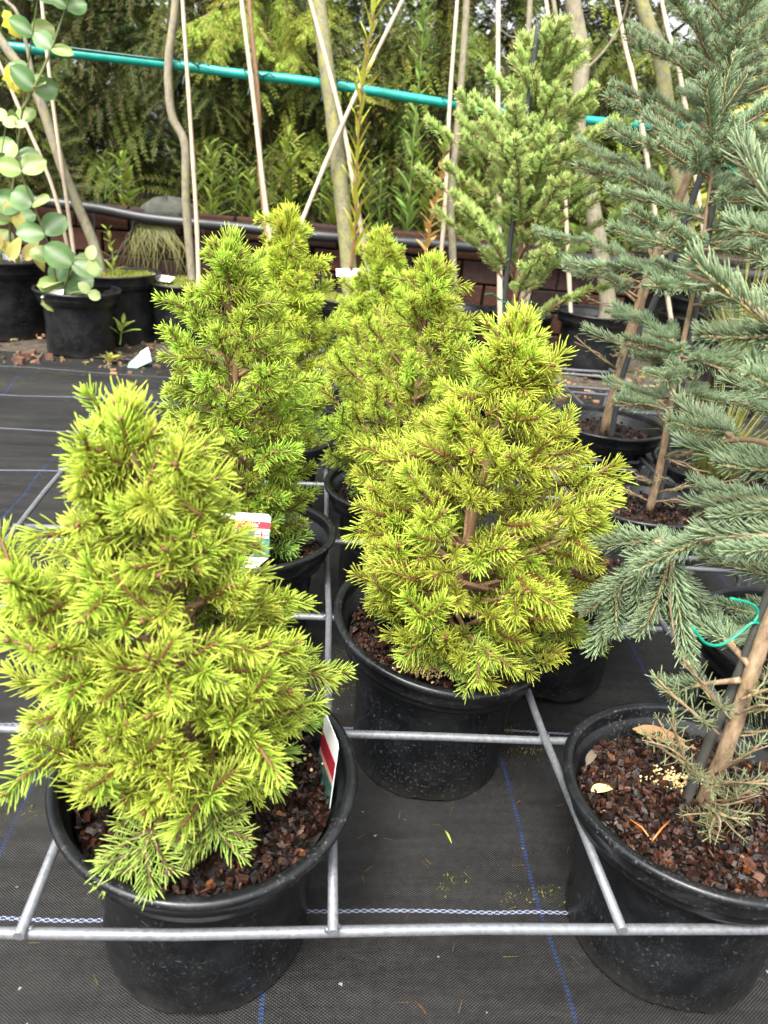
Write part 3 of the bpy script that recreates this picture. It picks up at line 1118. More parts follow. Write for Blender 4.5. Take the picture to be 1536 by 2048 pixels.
# blue spruce with the thick pale trunk
AB = atz(1208, 870, .18)
tall_spruce('blue spruce with pale ridged trunk leaning along its black stake', (AB.x, AB.y), [(1208, 870), (1247, 714), (1291, 571), (1328, 472), (1364, 385), (1397, 293), (1415, 238), (1434, 176), (1460, 92), (1484, 15)], AB.y, AB.y - .12,
            [.16, .28, .37, .46, .55, .64, .73, .82, .90], [.26, .27, .28, .27, .26, .25, .24, .22, .17], [4, 4, 4, 4, 4, 4, 5, 5, 5], 113, BLUE, dict(chips=300), .0135, (1, 1, 1), .62, .3, 8, seg=.1, avoid=lambda w_, a: math.sin(a) < -.55 and w_ < .72)
stake('black slim stake along the pale ridged trunk of the blue spruce', [AB + Vector((.0, -.045, -.01)), aty(1250, 735, AB.y - .05), aty(1310, 600, AB.y - .08), aty(1385, 400, AB.y - .12), aty(1447, 205, AB.y - .16)], .0068, M_DSTAKE, group='stakes of the tall spruces')
loop_tie('teal tie knotted where the pale ridged trunk meets its black stake', aty(1400, 322, AB.y - .11), .026, TEAL, Vector((.25, 0, 1)).normalized(), ((.04, -.02, -.01), (.015, -.02, .06), (-.03, -.02, .0)), .002)

# blue spruce in the low black pot
BB0 = Vector((.645, .924, .13))
tall_spruce('thin stemmed blue spruce with bare lower twigs in the wide low pot', (.600, .835), [(1298, 1022), (1320, 934), (1335, 847), (1346, 780), (1364, 696), (1386, 586), (1404, 494), (1421, 359), (1436, 250)], .855, .90,
            [.30, .40, .50, .60, .70, .79, .87, .94], [.15, .18, .2, .2, .2, .19, .17, .13], 4, 127, BLUE, dict(R=.128, H=.195, rb=.09, tx=.06, ty=-.05, chips=700, soil=.03), .0078, (1.0, 1.02, 1.0), .65, .12, 12, seg=.1, soilz=.12)
stake('grey slim stake behind the thin stemmed blue spruce', [Vector((.635, .875, .155)), aty(1338, 880, .885), aty(1372, 720, .89), aty(1430, 380, .91)], .007, M_STAKE, group='stakes of the tall spruces')

# front blue spruce
CX0, CY0 = .360, .112
O = Vector((CX0, CY0, .006))
rg = random.Random(200)
tC = thing('potted_spruce', 'blue spruce with thick pale stem in the mulched pot by the frame end', 'potted conifer', O, 'tall spruces in pots')
add_pot(tC, tx=.03, ty=-.045, R=.1365, H=.197, rb=.096, chips=3600, share=False, seed=41, soil=.027, n=80)
granules(tC, .338 - CX0, .140 - CY0, .171, 240, .014, 9)
tpts = curve([atz(1396, 1630, .160), aty(1446, 1513, .104), aty(1481, 1414, .106), aty(1510, 1326, .108), aty(1545, 1230, .111), aty(1640, 1000, .118), aty(1790, 600, .128)], 6)
mb = MB()
mb.tube([p - O for p in tpts], [.0078 * (1 - .3 * k / (len(tpts) - 1)) for k in range(len(tpts))], 12, jit=.07, rng=rg)
mb.obj('trunk', M_TAN, tC, True)


def c_branch(path, r0=.0035, lat=.62, start=.1, meshes=BLUE, seg=.1, laterals=True, t=tC, O=O, first=None, nm='branch', mat=M_TAN, droop=.15):
    pts = curve([aty(x, y, yy) for x, y, yy in path], 5)
    br = branch_obj(t, O, pts, r0, mat, nm)
    shoots_along(br, O, pts, rg, meshes, lat, seg, (1, 1, 1, 1), start, droop, laterals, first)
    return br


c_branch([(1610, 1075, .112), (1480, 1075, .150), (1345, 1095, .207), (1250, 1160, .237), (1170, 1225, .257)], .0036, .85, .02)
c_branch([(1345, 1095, 0.207), (1340, 1200, 0.187), (1355, 1310, 0.167)], .0028, .7, .15)
c_branch([(1345, 1095, 0.207), (1270, 1070, 0.277), (1190, 1080, 0.327)], .0025, .6, .2)
c_branch([(1250, 1160, 0.237), (1235, 1230, 0.217), (1225, 1270, 0.207)], .002, .4, .1, laterals=False)
c_branch([(1250, 1160, 0.237), (1205, 1220, 0.247), (1195, 1290, 0.237)], .002, .4, .1, laterals=False)
c_branch([(1300, 1110, 0.217), (1280, 1180, 0.207), (1270, 1240, 0.197)], .002, .4, .1, laterals=False)
c_branch([(1620, 1040, 0.117), (1530, 1000, 0.167), (1440, 1000, 0.217), (1390, 1030, 0.247)], .004, .7, .2)
c_branch([(1640, 1000, 0.117), (1560, 900, 0.177), (1470, 880, 0.227), (1370, 910, 0.267)], .0045, .85, .2)
c_branch([(1470, 880, 0.227), (1420, 840, 0.267), (1350, 820, 0.297)], .0025, .6, .15)
c_branch([(1720, 780, 0.122), (1600, 690, 0.137), (1500, 610, 0.157), (1375, 545, 0.177)], .0045, .7, .2)
c_branch([(1600, 690, 0.137), (1540, 650, 0.167), (1480, 690, 0.187)], .0025, .6, .2)
c_branch([(1745, 700, 0.122), (1650, 520, 0.167), (1560, 420, 0.207), (1470, 320, 0.237)], .0045, .8, .25)
c_branch([(1640, 500, 0.167), (1540, 470, 0.187), (1460, 470, 0.217)], .003, .6, .2)
c_branch([(1700, 820, 0.117), (1580, 780, 0.127), (1500, 740, 0.167)], .003, .6, .3)
c_branch([(1500, 1330, 0.107), (1440, 1270, 0.167), (1400, 1235, 0.227)], .0035, .8, .35)
c_branch([(1480, 1360, 0.107), (1400, 1370, 0.127), (1330, 1390, 0.137)], .003, .5, .55, laterals=False)
# old twigs near the foot, few needles left
for path in ([(1460, 1440, 0.104), (1410, 1370, 0.097), (1360, 1325, 0.092)], [(1440, 1470, 0.102), (1380, 1420, 0.097), (1310, 1365, 0.092)], [(1415, 1560, 0.097), (1345, 1500, 0.087), (1285, 1480, 0.077)], [(1380, 1560, 0.097), (1360, 1490, 0.087), (1335, 1430, 0.082)],
             [(1470, 1430, 0.097), (1520, 1410, 0.077), (1560, 1420, 0.067)], [(1480, 1400, 0.097), (1530, 1380, 0.087), (1570, 1370, 0.087)], [(1430, 1550, 0.097), (1490, 1510, 0.067), (1540, 1490, 0.057)], [(1420, 1570, 0.097), (1480, 1565, 0.057), (1545, 1570, 0.037)],
             [(1410, 1600, 0.097), (1450, 1610, 0.067), (1520, 1590, 0.047)], [(1408, 1605, 0.092), (1440, 1640, 0.057), (1430, 1690, 0.037)], [(1405, 1610, 0.092), (1440, 1625, 0.067), (1490, 1650, 0.047)], [(1450, 1470, 0.107), (1500, 1470, 0.097), (1560, 1455, 0.087)]):
    c_branch(path, .0014, .5, .25, BLUESP, .075, rg.random() < .55, first=None, nm='old_twig', droop=.1)
stake('weathered grey wooden stake beside the thick pale stem in the front mulched pot', [atz(1361, 1632, .160), aty(1419, 1481, .116), aty(1456, 1402, .118), aty(1506, 1279, .120), aty(1532, 1209, .122), aty(1660, 850, .12)], .0050, M_STAKE)
# long loose green tie
tt = thing('plant_tie', 'long loose green tie dangling from weathered grey stake', 'plant tie', aty(1508, 1245, 0.122), 'green plant ties')
Ot = tt.location.copy()
for path in ([(1386, 1255, 0.107), (1410, 1285, 0.107), (1440, 1290, 0.112), (1475, 1270, 0.117), (1508, 1245, 0.119), (1545, 1262, 0.117)], [(1508, 1245, 0.119), (1517, 1225, 0.122), (1500, 1207, 0.122), (1462, 1197, 0.117)]):
    mb = MB()
    mb.tube([p - Ot for p in curve([aty(*q) for q in path], 6)], .0014, 6, (.0, .22, .13))
    mb.obj('strand', M_PLAIN, tt, True)

# blue spruce right of it, half out of sight
tall_spruce('blue spruce in the mulched pot just behind the weathered grey stake', (.61, .36), [(1640, 1310), (1680, 1150), (1730, 950), (1790, 700), (1860, 400)], .37, .39, [.12, .22, .34, .46, .58, .7, .82], .2, 5, 139, BLUE, dict(chips=900, share=False), .011, (.97, 1, 1), .65, .15, 4, avoid=lambda w_, a: math.cos(a) > .4 and w_ > .1)
# pot under the blue branch, between the two front pots
tE = thing('plant_pot', 'black pot with mulch in the frame under the blue spruce branch', 'plant pot', (.352, .575, .006), 'potted plants without a visible plant')
add_pot(tE, seed=61, chips=500)

# ------------------------------------------------------------------ other pots on the bed
def grass_mesh(n, h, spread, seed, c0, c1, w=.0022, droop=.5):
    rg = random.Random(seed)
    mb = MB()
    for k in range(n):
        a = rg.uniform(0, 2 * PI)
        L = h * rg.uniform(.5, 1.1)
        sp = spread * rg.uniform(.2, 1.1)
        d = Vector((math.cos(a), math.sin(a), 0))
        p0 = d * rg.uniform(0, .25) * spread
        sd_ = Vector((-d.y, d.x, 0)) * w * rg.uniform(.6, 1.3)
        pts = [p0 + d * sp * t + Vector((0, 0, L * (t * 1.25 - droop * t * t * (sp / spread)))) for t in (0, .35, .7, 1)]
        vs_ = []
        for q, p in enumerate(pts):
            k_ = (1, .9, .65, .05)[q]
            vs_ += [p - sd_ * k_, p + sd_ * k_]
        f_ = rg.random()
        c = tuple(c0[i] * (1 - f_) + c1[i] * f_ for i in range(3))
        mb.add(vs_, [(0, 1, 3, 2), (2, 3, 5, 4), (4, 5, 7, 6)], c)
    return mb


gp = thing('potted_grass', 'pot of arching yellow green grass beside the blue spruces', 'potted grass', (.86, 1.10, .006))
add_pot(gp, seed=71, chips=300, H=.18)
mb = grass_mesh(170, .26, .15, 72, (.14, .19, .04), (.36, .36, .10), .0018, .75)
o = mb.obj('grass_blades', M_LEAF, gp, False, 'stuff')
o.location = (0.0, 0, .14)
bw = thing('plant_pot', 'large charcoal tub standing behind the blue spruces', 'plant pot', (1.69, 2.80, 0), 'potted plants without a visible plant')
add_pot(bw, R=.22, H=.32, rb=.17, seed=73, chips=300, band=.06)
gw = thing('potted_grass', 'tuft of fine straw green grass before the large charcoal tub', 'potted grass', (1.52, 2.22, .006))
add_pot(gw, seed=75, chips=300, H=.17)
mb = grass_mesh(220, .42, .24, 76, (.18, .22, .05), (.42, .42, .14), .0022, .6)
o = mb.obj('grass_blades', M_LEAF, gw, False, 'stuff')
o.location = (0, 0, .13)

# ------------------------------------------------------------------ care labels
def text_mesh(body, size, mat):
    cu = bpy.data.curves.new('lettering', 'FONT')
    cu.body = body
    cu.size = size
    cu.fill_mode = 'FRONT'
    cu.align_x = 'LEFT'
    ob = bpy.data.objects.new('lettering_tmp', cu)
    col.objects.link(ob)
    bpy.context.view_layer.update()
    me = bpy.data.meshes.new_from_object(ob)
    bpy.data.objects.remove(ob)
    me.materials.clear()
    me.materials.append(mat)
    at = me.color_attributes.new('Col', 'FLOAT_COLOR', 'POINT')
    for d in at.data:
        d.color = (.85, .85, .85, 1)
    return me


def picture_mat():
    ma, n, l, b = nt('printed_conifer_photo')
    tc = n.new('ShaderNodeTexCoord')
    f = noise(n, l, 120, 6, .75, tc.outputs['Object'])
    c = ramp(n, l, f, .35, .7, (.006, .04, .035), (.09, .22, .15))
    l.new(c, b.inputs['Base Color'])
    b.inputs['Roughness'].default_value = .35
    return ma


M_PIC = picture_mat()


def flat(name, pts, th, c, mat, parent, z=0):
    """thin prism from an outline in local XZ, thickness along Y"""
    mb = MB()
    n_ = len(pts)
    vs_ = [(x, -th / 2 + z, y) for x, y in pts] + [(x, th / 2 + z, y) for x, y in pts]
    fs = [tuple(range(n_)), tuple(range(2 * n_ - 1, n_ - 1, -1))] + [(i, i + n_, (i + 1) % n_ + n_, (i + 1) % n_) for i in range(n_)]
    mb.add(vs_, fs, c)
    return mb.obj(name, mat, parent)


def care_label(label, p, rot, wd, ht, text, spike=.62):
    t = thing('care_label', label, 'plant label', p, 'printed plant labels')
    t.rotation_euler = rot
    W = wd / 2
    c = .004
    flat('card', [(-W * .15, -ht * spike), (W * .15, -ht * spike), (W * .8, -ht * .12), (W, 0), (W, ht - c), (W - c, ht), (-W + c, ht), (-W, ht - c), (-W, 0), (-W * .8, -ht * .12)], .0008, (.8, .8, .8), M_PLAIN, t)
    flat('red_band', [(-W, ht * .66), (W, ht * .66), (W, ht * .82), (-W, ht * .82)], .0003, (.33, .015, .03), M_PLAIN, t, -.0007)
    flat('pink_band', [(-W, ht * .60), (W, ht * .60), (W, ht * .66), (-W, ht * .66)], .0003, (.62, .30, .27), M_PLAIN, t, -.0007)
    flat('picture', [(-W, 0), (W, 0), (W, ht * .60), (-W, ht * .60)], .0003, (1, 1, 1), M_PIC, t, -.0007)
    if text:
        me = text_mesh(text, wd * .104, M_PLAIN)
        o = link('lettering', me, t)
        o.matrix_basis = Matrix.Translation((-W + .004, -.0012, ht * .70)) @ Matrix.Rotation(PI / 2, 4, 'X')
        fl = flat('flag', [(W * .5, ht * .44), (W * .96, ht * .44), (W * .96, ht * .6), (W * .5, ht * .6)], .0002, (.75, .75, .75), M_PLAIN, t, -.0011)
        flat('flag_cross', [(W * .5, ht * .505), (W * .96, ht * .505), (W * .96, ht * .535), (W * .5, ht * .535)], .0002, (.5, .02, .04), M_PLAIN, fl, -.0013)
        flat('flag_cross', [(W * .70, ht * .44), (W * .76, ht * .44), (W * .76, ht * .6), (W * .70, ht * .6)], .0002, (.5, .02, .04), M_PLAIN, fl, -.0014)
    return t


pl = aty(478, 1112, .49)
care_label('white care label with red band and lettering leaning in the slender spruce pot', pl, (R_(-22), R_(-3), R_(-8)), (.080), .058, "albertiana 'Conica'")
pl = aty(637, 1655, .125)
care_label('pointed white picture label seen edge on inside the corner pot rim', pl, (R_(-4), R_(-4), R_(-77)), .05, .115, '', .22)
pl = aty(695, 575, 2.35)

# ------------------------------------------------------------------ brick wall, pipe, tube
WY = 2.97
wall = thing('brick_wall', 'low old brick wall behind the moss topped pots', 'brick wall', (0, WY, 0))
mb = MB()
mb.box(-3.2, 4.2, .012, .20, -.03, .455)
mb.obj('mortar_core', M_MORTAR, wall).data.color_attributes['Col'].data.foreach_set('color', [v for _ in range(8) for v in (.014, .013, .01, 1)])
bm_cache = []
rg = random.Random(77)
for k in range(10):
    c = rg.choice([(.036, .014, .009), (.028, .012, .009), (.05, .02, .011), (.02, .012, .010), (.034, .018, .014), (.056, .026, .014)])
    mb = MB()
    e = .004
    L2, H2 = .100, .043
    vs_ = [(sx * (L2 - i_ * e) + rg.uniform(-.002, .002), [-.016, -.019, .05][q], sz * (H2 - i_ * e) + rg.uniform(-.002, .002)) for q, i_ in ((2, 0), (0, 0), (1, 1.3)) for sx, sz in ((-1, -1), (1, -1), (1, 1), (-1, 1))]
    fs = [(0, 1, 5, 4), (1, 2, 6, 5), (2, 3, 7, 6), (3, 0, 4, 7), (4, 5, 9, 8), (5, 6, 10, 9), (6, 7, 11, 10), (7, 4, 8, 11), (8, 9, 10, 11)]
    mb.add(vs_, fs, c)
    bm_cache.append(mb.mesh('brick', M_BRICK))
for r_ in range(5):
    for q in range(15):
        x = -1.75 + q * .212 + (.106 if r_ % 2 else 0) + rg.uniform(-.004, .004)
        link('brick', rg.choice(bm_cache), wall, Matrix.Translation((x, rg.uniform(-.004, .006), .044 + r_ * .0945)) @ Matrix.Rotation(rg.uniform(-.012, .012), 4, 'Y'))

pp = thing('irrigation_pipe', 'black irrigation pipe running along the top of the brick wall', 'pipe', (0, WY - .05, 0))
mb = MB()
P = [aty(x, y, WY - .06) for x, y in ((-150, 378), (160, 412), (300, 437), (480, 455), (640, 472), (950, 495), (1100, 510), (1400, 540), (1700, 570))]
mb.tube([p - pp.location for p in curve(P, 5)], .021, 12, (.02, .021, .023))
mb.obj('main_pipe', M_PIPE, pp, True)
for path in ([(268, 432), (262, 470), (235, 510), (195, 530)], [(405, 450), (407, 480), (395, 520)], [(185, 420), (190, 450), (180, 480)]):
    mb = MB()
    mb.tube([p - pp.location for p in curve([aty(x, y, WY - .07) for x, y in path], 6)], .005, 6, (.015, .015, .016))
    mb.obj('dripper_tube', M_PIPE, pp, True)
tu = thing('support_rail', 'teal plastic coated rail that the young trees and canes are tied to', 'support rail', (0, 2.8, 0))
mb = MB()
P = [aty(x, y, 2.8) for x, y in ((-200, 72), (30, 95), (300, 124), (480, 148), (640, 166), (900, 208), (1030, 225), (1250, 248), (1500, 266), (1800, 296))]
mb.tube([p - tu.location for p in curve(P, 5)], .0165, 12, (.006, .25, .20))
mb.obj('rail', M_TUBE, tu, True)
for (a, b) in (((60, 90), (330, 120)), ((890, 196), (1030, 214))):
    mb = MB()
    mb.tube([p - tu.location for p in curve([aty(a[0], a[1] - 4, 2.785), aty((a[0] + b[0]) / 2, (a[1] + b[1]) / 2 - 2, 2.785), aty(b[0], b[1], 2.785)], 5)], .004, 6, (.004, .06, .045))
    mb.obj('cord', M_PLAIN, tu, True)


# ------------------------------------------------------------------ young trees at the rail
def moss_top(t, R, H, seed, n=700):
    rg = random.Random(seed)
    mb = MB()
    r = R - .02

    def zz(x, y):
        return .014 * math.sin(18 * x + seed) * math.sin(21 * y + 1) + .012 * (1 - (x * x + y * y) / r ** 2)
    mb.lathe([(.001, 0)] + [(r * k / 8, 0) for k in range(1, 9)], 28, (.09, .105, .02), lambda a, q, z: zz(q * math.cos(a), q * math.sin(a)))
    for k in range(n):
        q = r * math.sqrt(rg.random())
        a = rg.uniform(0, 6.28)
        p = Vector((q * math.cos(a), q * math.sin(a), 0))
        p.z = zz(p.x, p.y)
        d = Vector((rg.uniform(-.6, .6), rg.uniform(-.6, .6), 1)) * rg.uniform(.006, .014)
        sd_ = Vector((rg.uniform(-1, 1), rg.uniform(-1, 1), 0)) * .0028
        c = rg.choice([(.15, .17, .02), (.22, .23, .03), (.11, .13, .02), (.26, .25, .05)])
        mb.add([p - sd_, p + sd_, p + d], [(0, 1, 2)], c)
    o = mb.obj('moss', M_MOSS, t, False, 'stuff')
    o.location = (0, 0, H - .018)


def young_tree(label, base, R, H, rb, trunks, mat, seed, moss=True, cat='young tree', tilt=(0, 0)):
    t = thing('potted_young_tree', label, cat, base, 'young trees tied to the rail')
    O = Vector(base)
    if R:
        link('pot', pot_mesh(R, H, rb, tilt[0], tilt[1], seed, .05, 48), t)
        if moss:
            moss_top(t, R, H, seed)
        else:
            link('bark_mulch', mulch_mesh(R - .018, 160, seed), t, Matrix.Translation((0, 0, H - .04)), 'stuff')
    rg = random.Random(seed)
    for (path, r0, r1, nm) in trunks:
        if nm == 'trunk' and path[0].z > H - .1:
            path = [Vector((path[0].x, path[0].y, H - .1))] + list(path)
        full = curve(path, 6)
        n_ = len(full)
        mb = MB()
        mb.tube([Vector(p) - O for p in full], [r0 + (r1 - r0) * k / (n_ - 1) for k in range(n_)], 10, jit=.05, rng=rg)
        mb.obj(nm, mat, t, True)
    return t


def pxl(path, y0, y1=None):
    y1 = y0 if y1 is None else y1
    return [aty(x, y, y0 + (y1 - y0) * k / max(1, len(path) - 1)) for k, (x, y) in enumerate(path)]


T1b = atz(228, 678, .02)
young_tree('young tree with grey slanting trunk in the tilted moss topped pot', (T1b.x, 2.66, 0), .165, .255, .135,
           [(pxl([(205, 570), (190, 495), (130, 350), (75, 190), (15, 100), (-40, 20)], 2.66, 2.76), .021, .015, 'trunk'),
            (pxl([(75, 190), (40, 40), (10, 0), (-20, -40)], 2.72, 2.76), .007, .005, 'limb'), ], M_BARK, 301, True, tilt=(.06, -.02))
T2b = Vector((aty(365, 640, 2.7).x, 2.70, 0))
young_tree('young tree with S bent pale trunk in the moss topped pot', T2b, .150, .235, .118,
           [(pxl([(388, 590), (383, 540), (372, 400), (370, 290), (345, 235), (337, 170), (338, 110), (350, 20), (352, -60)], 2.72, 2.78), .017, .0135, 'trunk')], M_BARK, 303)
T4b = Vector((aty(700, 560, 2.62).x, 2.62, 0))
young_tree('young tree with stout lichen yellowed trunk against the leaning cane', T4b, .155, .24, .12,
           [(pxl([(702, 600), (695, 500), (682, 380), (668, 250), (650, 110), (636, 0), (628, -60)], 2.64, 2.80), .034, .025, 'trunk')], M_LICHEN, 305)
T3b = Vector((aty(548, 600, 2.66).x, 2.66, 0))
young_tree('slim reddish young tree bound to a pale cane', T3b, .14, .22, .11,
           [(pxl([(545, 600), (532, 450), (520, 330), (516, 200), (503, 60), (495, -40)], 2.68, 2.80), .011, .008, 'trunk')], M_TWIG, 307, False)
T5b = Vector((aty(905, 600, 2.66).x, 2.66, 0))
young_tree('straight slender young tree with grey stem beside the pale upright cane', T5b, .15, .23, .12,
           [(pxl([(908, 600), (905, 500), (902, 400), (918, 220), (930, 60), (936, -50)], 2.68, 2.80), .016, .012, 'trunk')], M_BARK, 309, False)
T6b = Vector((aty(1200, 600, 2.66).x, 2.68, 0))
young_tree('stout smooth grey trunked young tree behind the fresh green spruce', T6b, .16, .25, .13,
           [(pxl([(1215, 600), (1185, 420), (1165, 320), (1155, 240), (1163, 120), (1148, 20), (1140, -60)], 2.70, 2.84), .033, .029, 'trunk'),
            (pxl([(1160, 150), (1210, 100), (1245, 40), (1260, -20)], 2.78, 2.7), .005, .003, 'limb'), (pxl([(1160, 90), (1080, 60), (1030, 75), (1000, 60)], 2.8, 2.7), .004, .0025, 'limb')], M_BARK, 311, False)
T7b = Vector((aty(1400, 600, 2.80).x, 2.80, 0))
young_tree('young tree with yellow grey trunk behind the pale ridged blue spruce', T7b, .16, .25, .13,
           [(pxl([(1400, 600), (1350, 330), (1320, 120), (1290, 30), (1265, -60)], 2.82, 2.92), .03, .026, 'trunk')], M_LICHEN, 313, False)
young_tree('thin leaning trunk pair behind the dark stake of the fresh green spruce', Vector((aty(1050, 560, 2.72).x, 2.72, 0)), .14, .22, .11,
           [(pxl([(1045, 600), (1048, 300), (1055, 120), (1062, -40)], 2.72, 2.82), .013, .010, 'trunk'), (pxl([(1055, 600), (1125, 200), (1115, 60), (1100, -40)], 2.72, 2.84), .010, .008, 'trunk')], M_BARK, 315, False)

CG = 'bamboo canes tied to the rail'
for lab, path, y0, y1, r in (
    ('bamboo cane standing straight beside the grey slanting trunk', [(155, 572), (140, 450), (105, 200), (80, -30)], 2.62, 2.74, .0075),
    ('bamboo cane crossing behind the eucalyptus and grey slanting trunk', [(150, 570), (110, 390), (40, 220), (-30, 60)], 2.70, 2.76, .0075),
    ('bamboo cane running beside the S bent pale trunk', [(398, 585), (393, 440), (378, 200), (363, -30)], 2.66, 2.76, .0085),
    ('bamboo cane bound to the slim reddish young tree', [(556, 600), (530, 400), (505, 180), (478, -40)], 2.62, 2.76, .0095),
    ('bamboo cane leaning up against the lichen yellowed trunk', [(745, 590), (712, 400), (690, 270), (655, 130), (612, -30)], 2.58, 2.76, .0095),
    ('yellowish bamboo cane slanting across in front of the lichen yellowed trunk', [(560, 560), (605, 440), (700, 215), (815, -20)], 2.50, 2.76, .0085),
    ('pale bamboo cane by the straight slender young tree', [(872, 600), (888, 440), (900, 200), (917, -30)], 2.62, 2.76, .0085),
    ('whitish bamboo cane rising behind the fresh green spruce', [(1000, 620), (998, 400), (996, 200), (997, -40)], 2.60, 2.74, .0105),
    ('bamboo cane tied to the stout smooth grey trunk', [(1140, 600), (1122, 250), (1100, 60), (1088, -30)], 2.64, 2.78, .0085),
    ('bamboo cane between the smooth grey trunk and the yellow grey trunk', [(1330, 560), (1280, 230), (1250, 90), (1228, -30)], 2.66, 2.80, .0095),
    ('bamboo cane leaning beside the yellow grey trunk', [(1420, 560), (1365, 180), (1335, 60), (1318, -30)], 2.70, 2.84, .0095)):
    P = pxl(path, y0, y1)
    d = (P[0] - P[1])
    if P[0].z > .15:
        P[0] = P[0] + d.normalized() * ((P[0].z - .15) / max(.3, -d.normalized().z))
    stake(lab, P, r, M_CANE, 'bamboo cane', 'bamboo_cane', CG, True)
for lab, x, y, yy in (('dark green tie on the rail at the S bent pale trunk', 378, 128, 2.79), ('dark green tie on the rail at the slim reddish tree', 508, 150, 2.79), ('dark green tie wrapped on the rail at the lichen yellowed trunk', 655, 162, 2.79), ('dark green tie on the rail at the straight slender tree', 902, 205, 2.79)):
    loop_tie(lab, aty(x, y, yy), .036, (.004, .05, .035), Vector((.2, .3, 1)).normalized(), ((-.01, -.02, -.04), (.04, -.01, .0)), .0028)


# ------------------------------------------------------------------ leaves
def leaf_mesh(name, L, W, c0, c1, seed=0, fold=.18, curl=.2, mat=None, shape='oval', vein=None):
    """a leaf along +X from its stalk, bent along and folded across"""
    mb = MB()
    nx = 7
    vs_, cs = [], []
    for i in range(nx + 1):
        t = i / nx
        if shape == 'oval':
            wd = math.sin(PI * min(1, t * .93 + .05)) ** .6
        elif shape == 'lance':
            wd = math.sin(PI * t ** .75) ** .9
        else:
            wd = math.sin(PI * t) ** .8 * (1 + .3 * math.sin(i * 2.6))
        wd = max(wd, .03) if t < 1 else .02
        for k, sx_ in enumerate((-1, -.5, 0, .5, 1)):
            z = abs(sx_) * W * .5 * fold * wd - curl * L * t * t + .02 * L * math.sin(4 * t + seed + sx_ * 2)
            vs_.append((L * t, sx_ * W * .5 * wd, z))
            f_ = .92 + .16 * random.Random(seed * 100 + i * 5 + k).random()
            base = vein if (vein and sx_ == 0) else tuple(c0[q] * (1 - t) + c1[q] * t for q in range(3))
            cs.append(tuple(v * f_ for v in base))
    fs = [(i * 5 + k, (i + 1) * 5 + k, (i + 1) * 5 + k + 1, i * 5 + k + 1) for i in range(nx) for k in range(4)]
    mb.add(vs_, fs, cs)
    return mb.mesh(name, mat or M_LEAF, True)


EUC = [leaf_mesh('leaf', .085, .076, (.085, .165, .05), (.11, .20, .065), k, .12, .15, M_EUC, vein=(.26, .33, .2)) for k in range(3)] + [leaf_mesh('leaf', .08, .07, (.18, .27, .07), (.22, .30, .08), 7, .14, .12, M_EUC, vein=(.36, .38, .2))]
EUCS = [leaf_mesh('leaf', .045, .04, (.30, .36, .14), (.32, .40, .18), 9, .3, .1, M_EUC)]


def eucalyptus(t, O, path, seed, nodes, s0=1.0, s1=.7):
    rg = random.Random(seed)
    full = curve(path, 10)
    n_ = len(full)
    mb = MB()
    mb.tube([p - O for p in full], [.0055 * (1 - .7 * k / (n_ - 1)) for k in range(n_)], 6, [(.24 - .05 * k / n_, .25, .10) for k in range(n_)])
    mb.obj('stem', M_LEAF, t, True)
    for k in range(nodes):
        q = .18 + .82 * k / (nodes - 1)
        ii = min(n_ - 2, int(q * (n_ - 1)))
        p = full[ii]
        T = (full[ii + 1] - full[ii]).normalized()
        a = (PI / 2 if k % 2 else 0) + rg.uniform(-.5, .5) + .3
        x = T.orthogonal().normalized()
        y = T.cross(x)
        s_ = s0 + (s1 - s0) * q
        for sg in (0, PI):
            d = x * math.cos(a + sg) + y * math.sin(a + sg) + T * .25
            me = EUCS[0] if q > .97 else rg.choice(EUC)
            d = Vector((d.x, d.y * .45, d.z * .8 + .1))
            nrm = Vector((rg.gauss(0, .3), -1.0, .55 + rg.gauss(0, .3)))
            link('leaf', me, t, frame(d, up=nrm.normalized(), roll=rg.uniform(-.3, .3), p=p - O, s=s_ * rg.uniform(1.0, 1.3)))


# eucalyptus in the small pot at the front
E1 = Vector((aty(160, 690, 2.38).x, 2.40, .004))
te = thing('potted_eucalyptus', 'eucalyptus with round waxy leaves in the small pot before the moss pots', 'potted plant', E1)
link('pot', pot_mesh(.148, .225, .112, .0, .0, 401, .042, 56), te)
link('bark_mulch', mulch_mesh(.130, 160, 401), te, Matrix.Translation((0, 0, .195)), 'stuff')
eucalyptus(te, E1, pxl([(122, 600), (112, 560), (100, 500), (75, 430), (45, 350), (30, 240)], 2.38, 2.22), 402, 6, 1.05, .75)
eucalyptus(te, E1, pxl([(122, 600), (135, 555), (150, 520), (185, 520)], 2.38, 2.2), 403, 3, 1.0, .9)
eucalyptus(te, E1, pxl([(122, 600), (150, 585), (180, 585)], 2.36, 2.2), 405, 2, .9, .8)
wl1 = thing('care_label', 'white printed label lying on the rim of the eucalyptus pot', 'plant label', aty(105, 587, 2.30), 'printed plant labels')
wl1.rotation_euler = (R_(-55), R_(-6), R_(2))
flat('card', [(-.035, -.018), (.035, -.018), (.035, .018), (-.035, .018)], .001, (.75, .75, .72), M_PLAIN, wl1)
flat('stamp', [(-.028, -.006), (-.016, -.006), (-.016, .006), (-.028, .006)], .0004, (.12, .12, .13), M_PLAIN, wl1, -.0008)
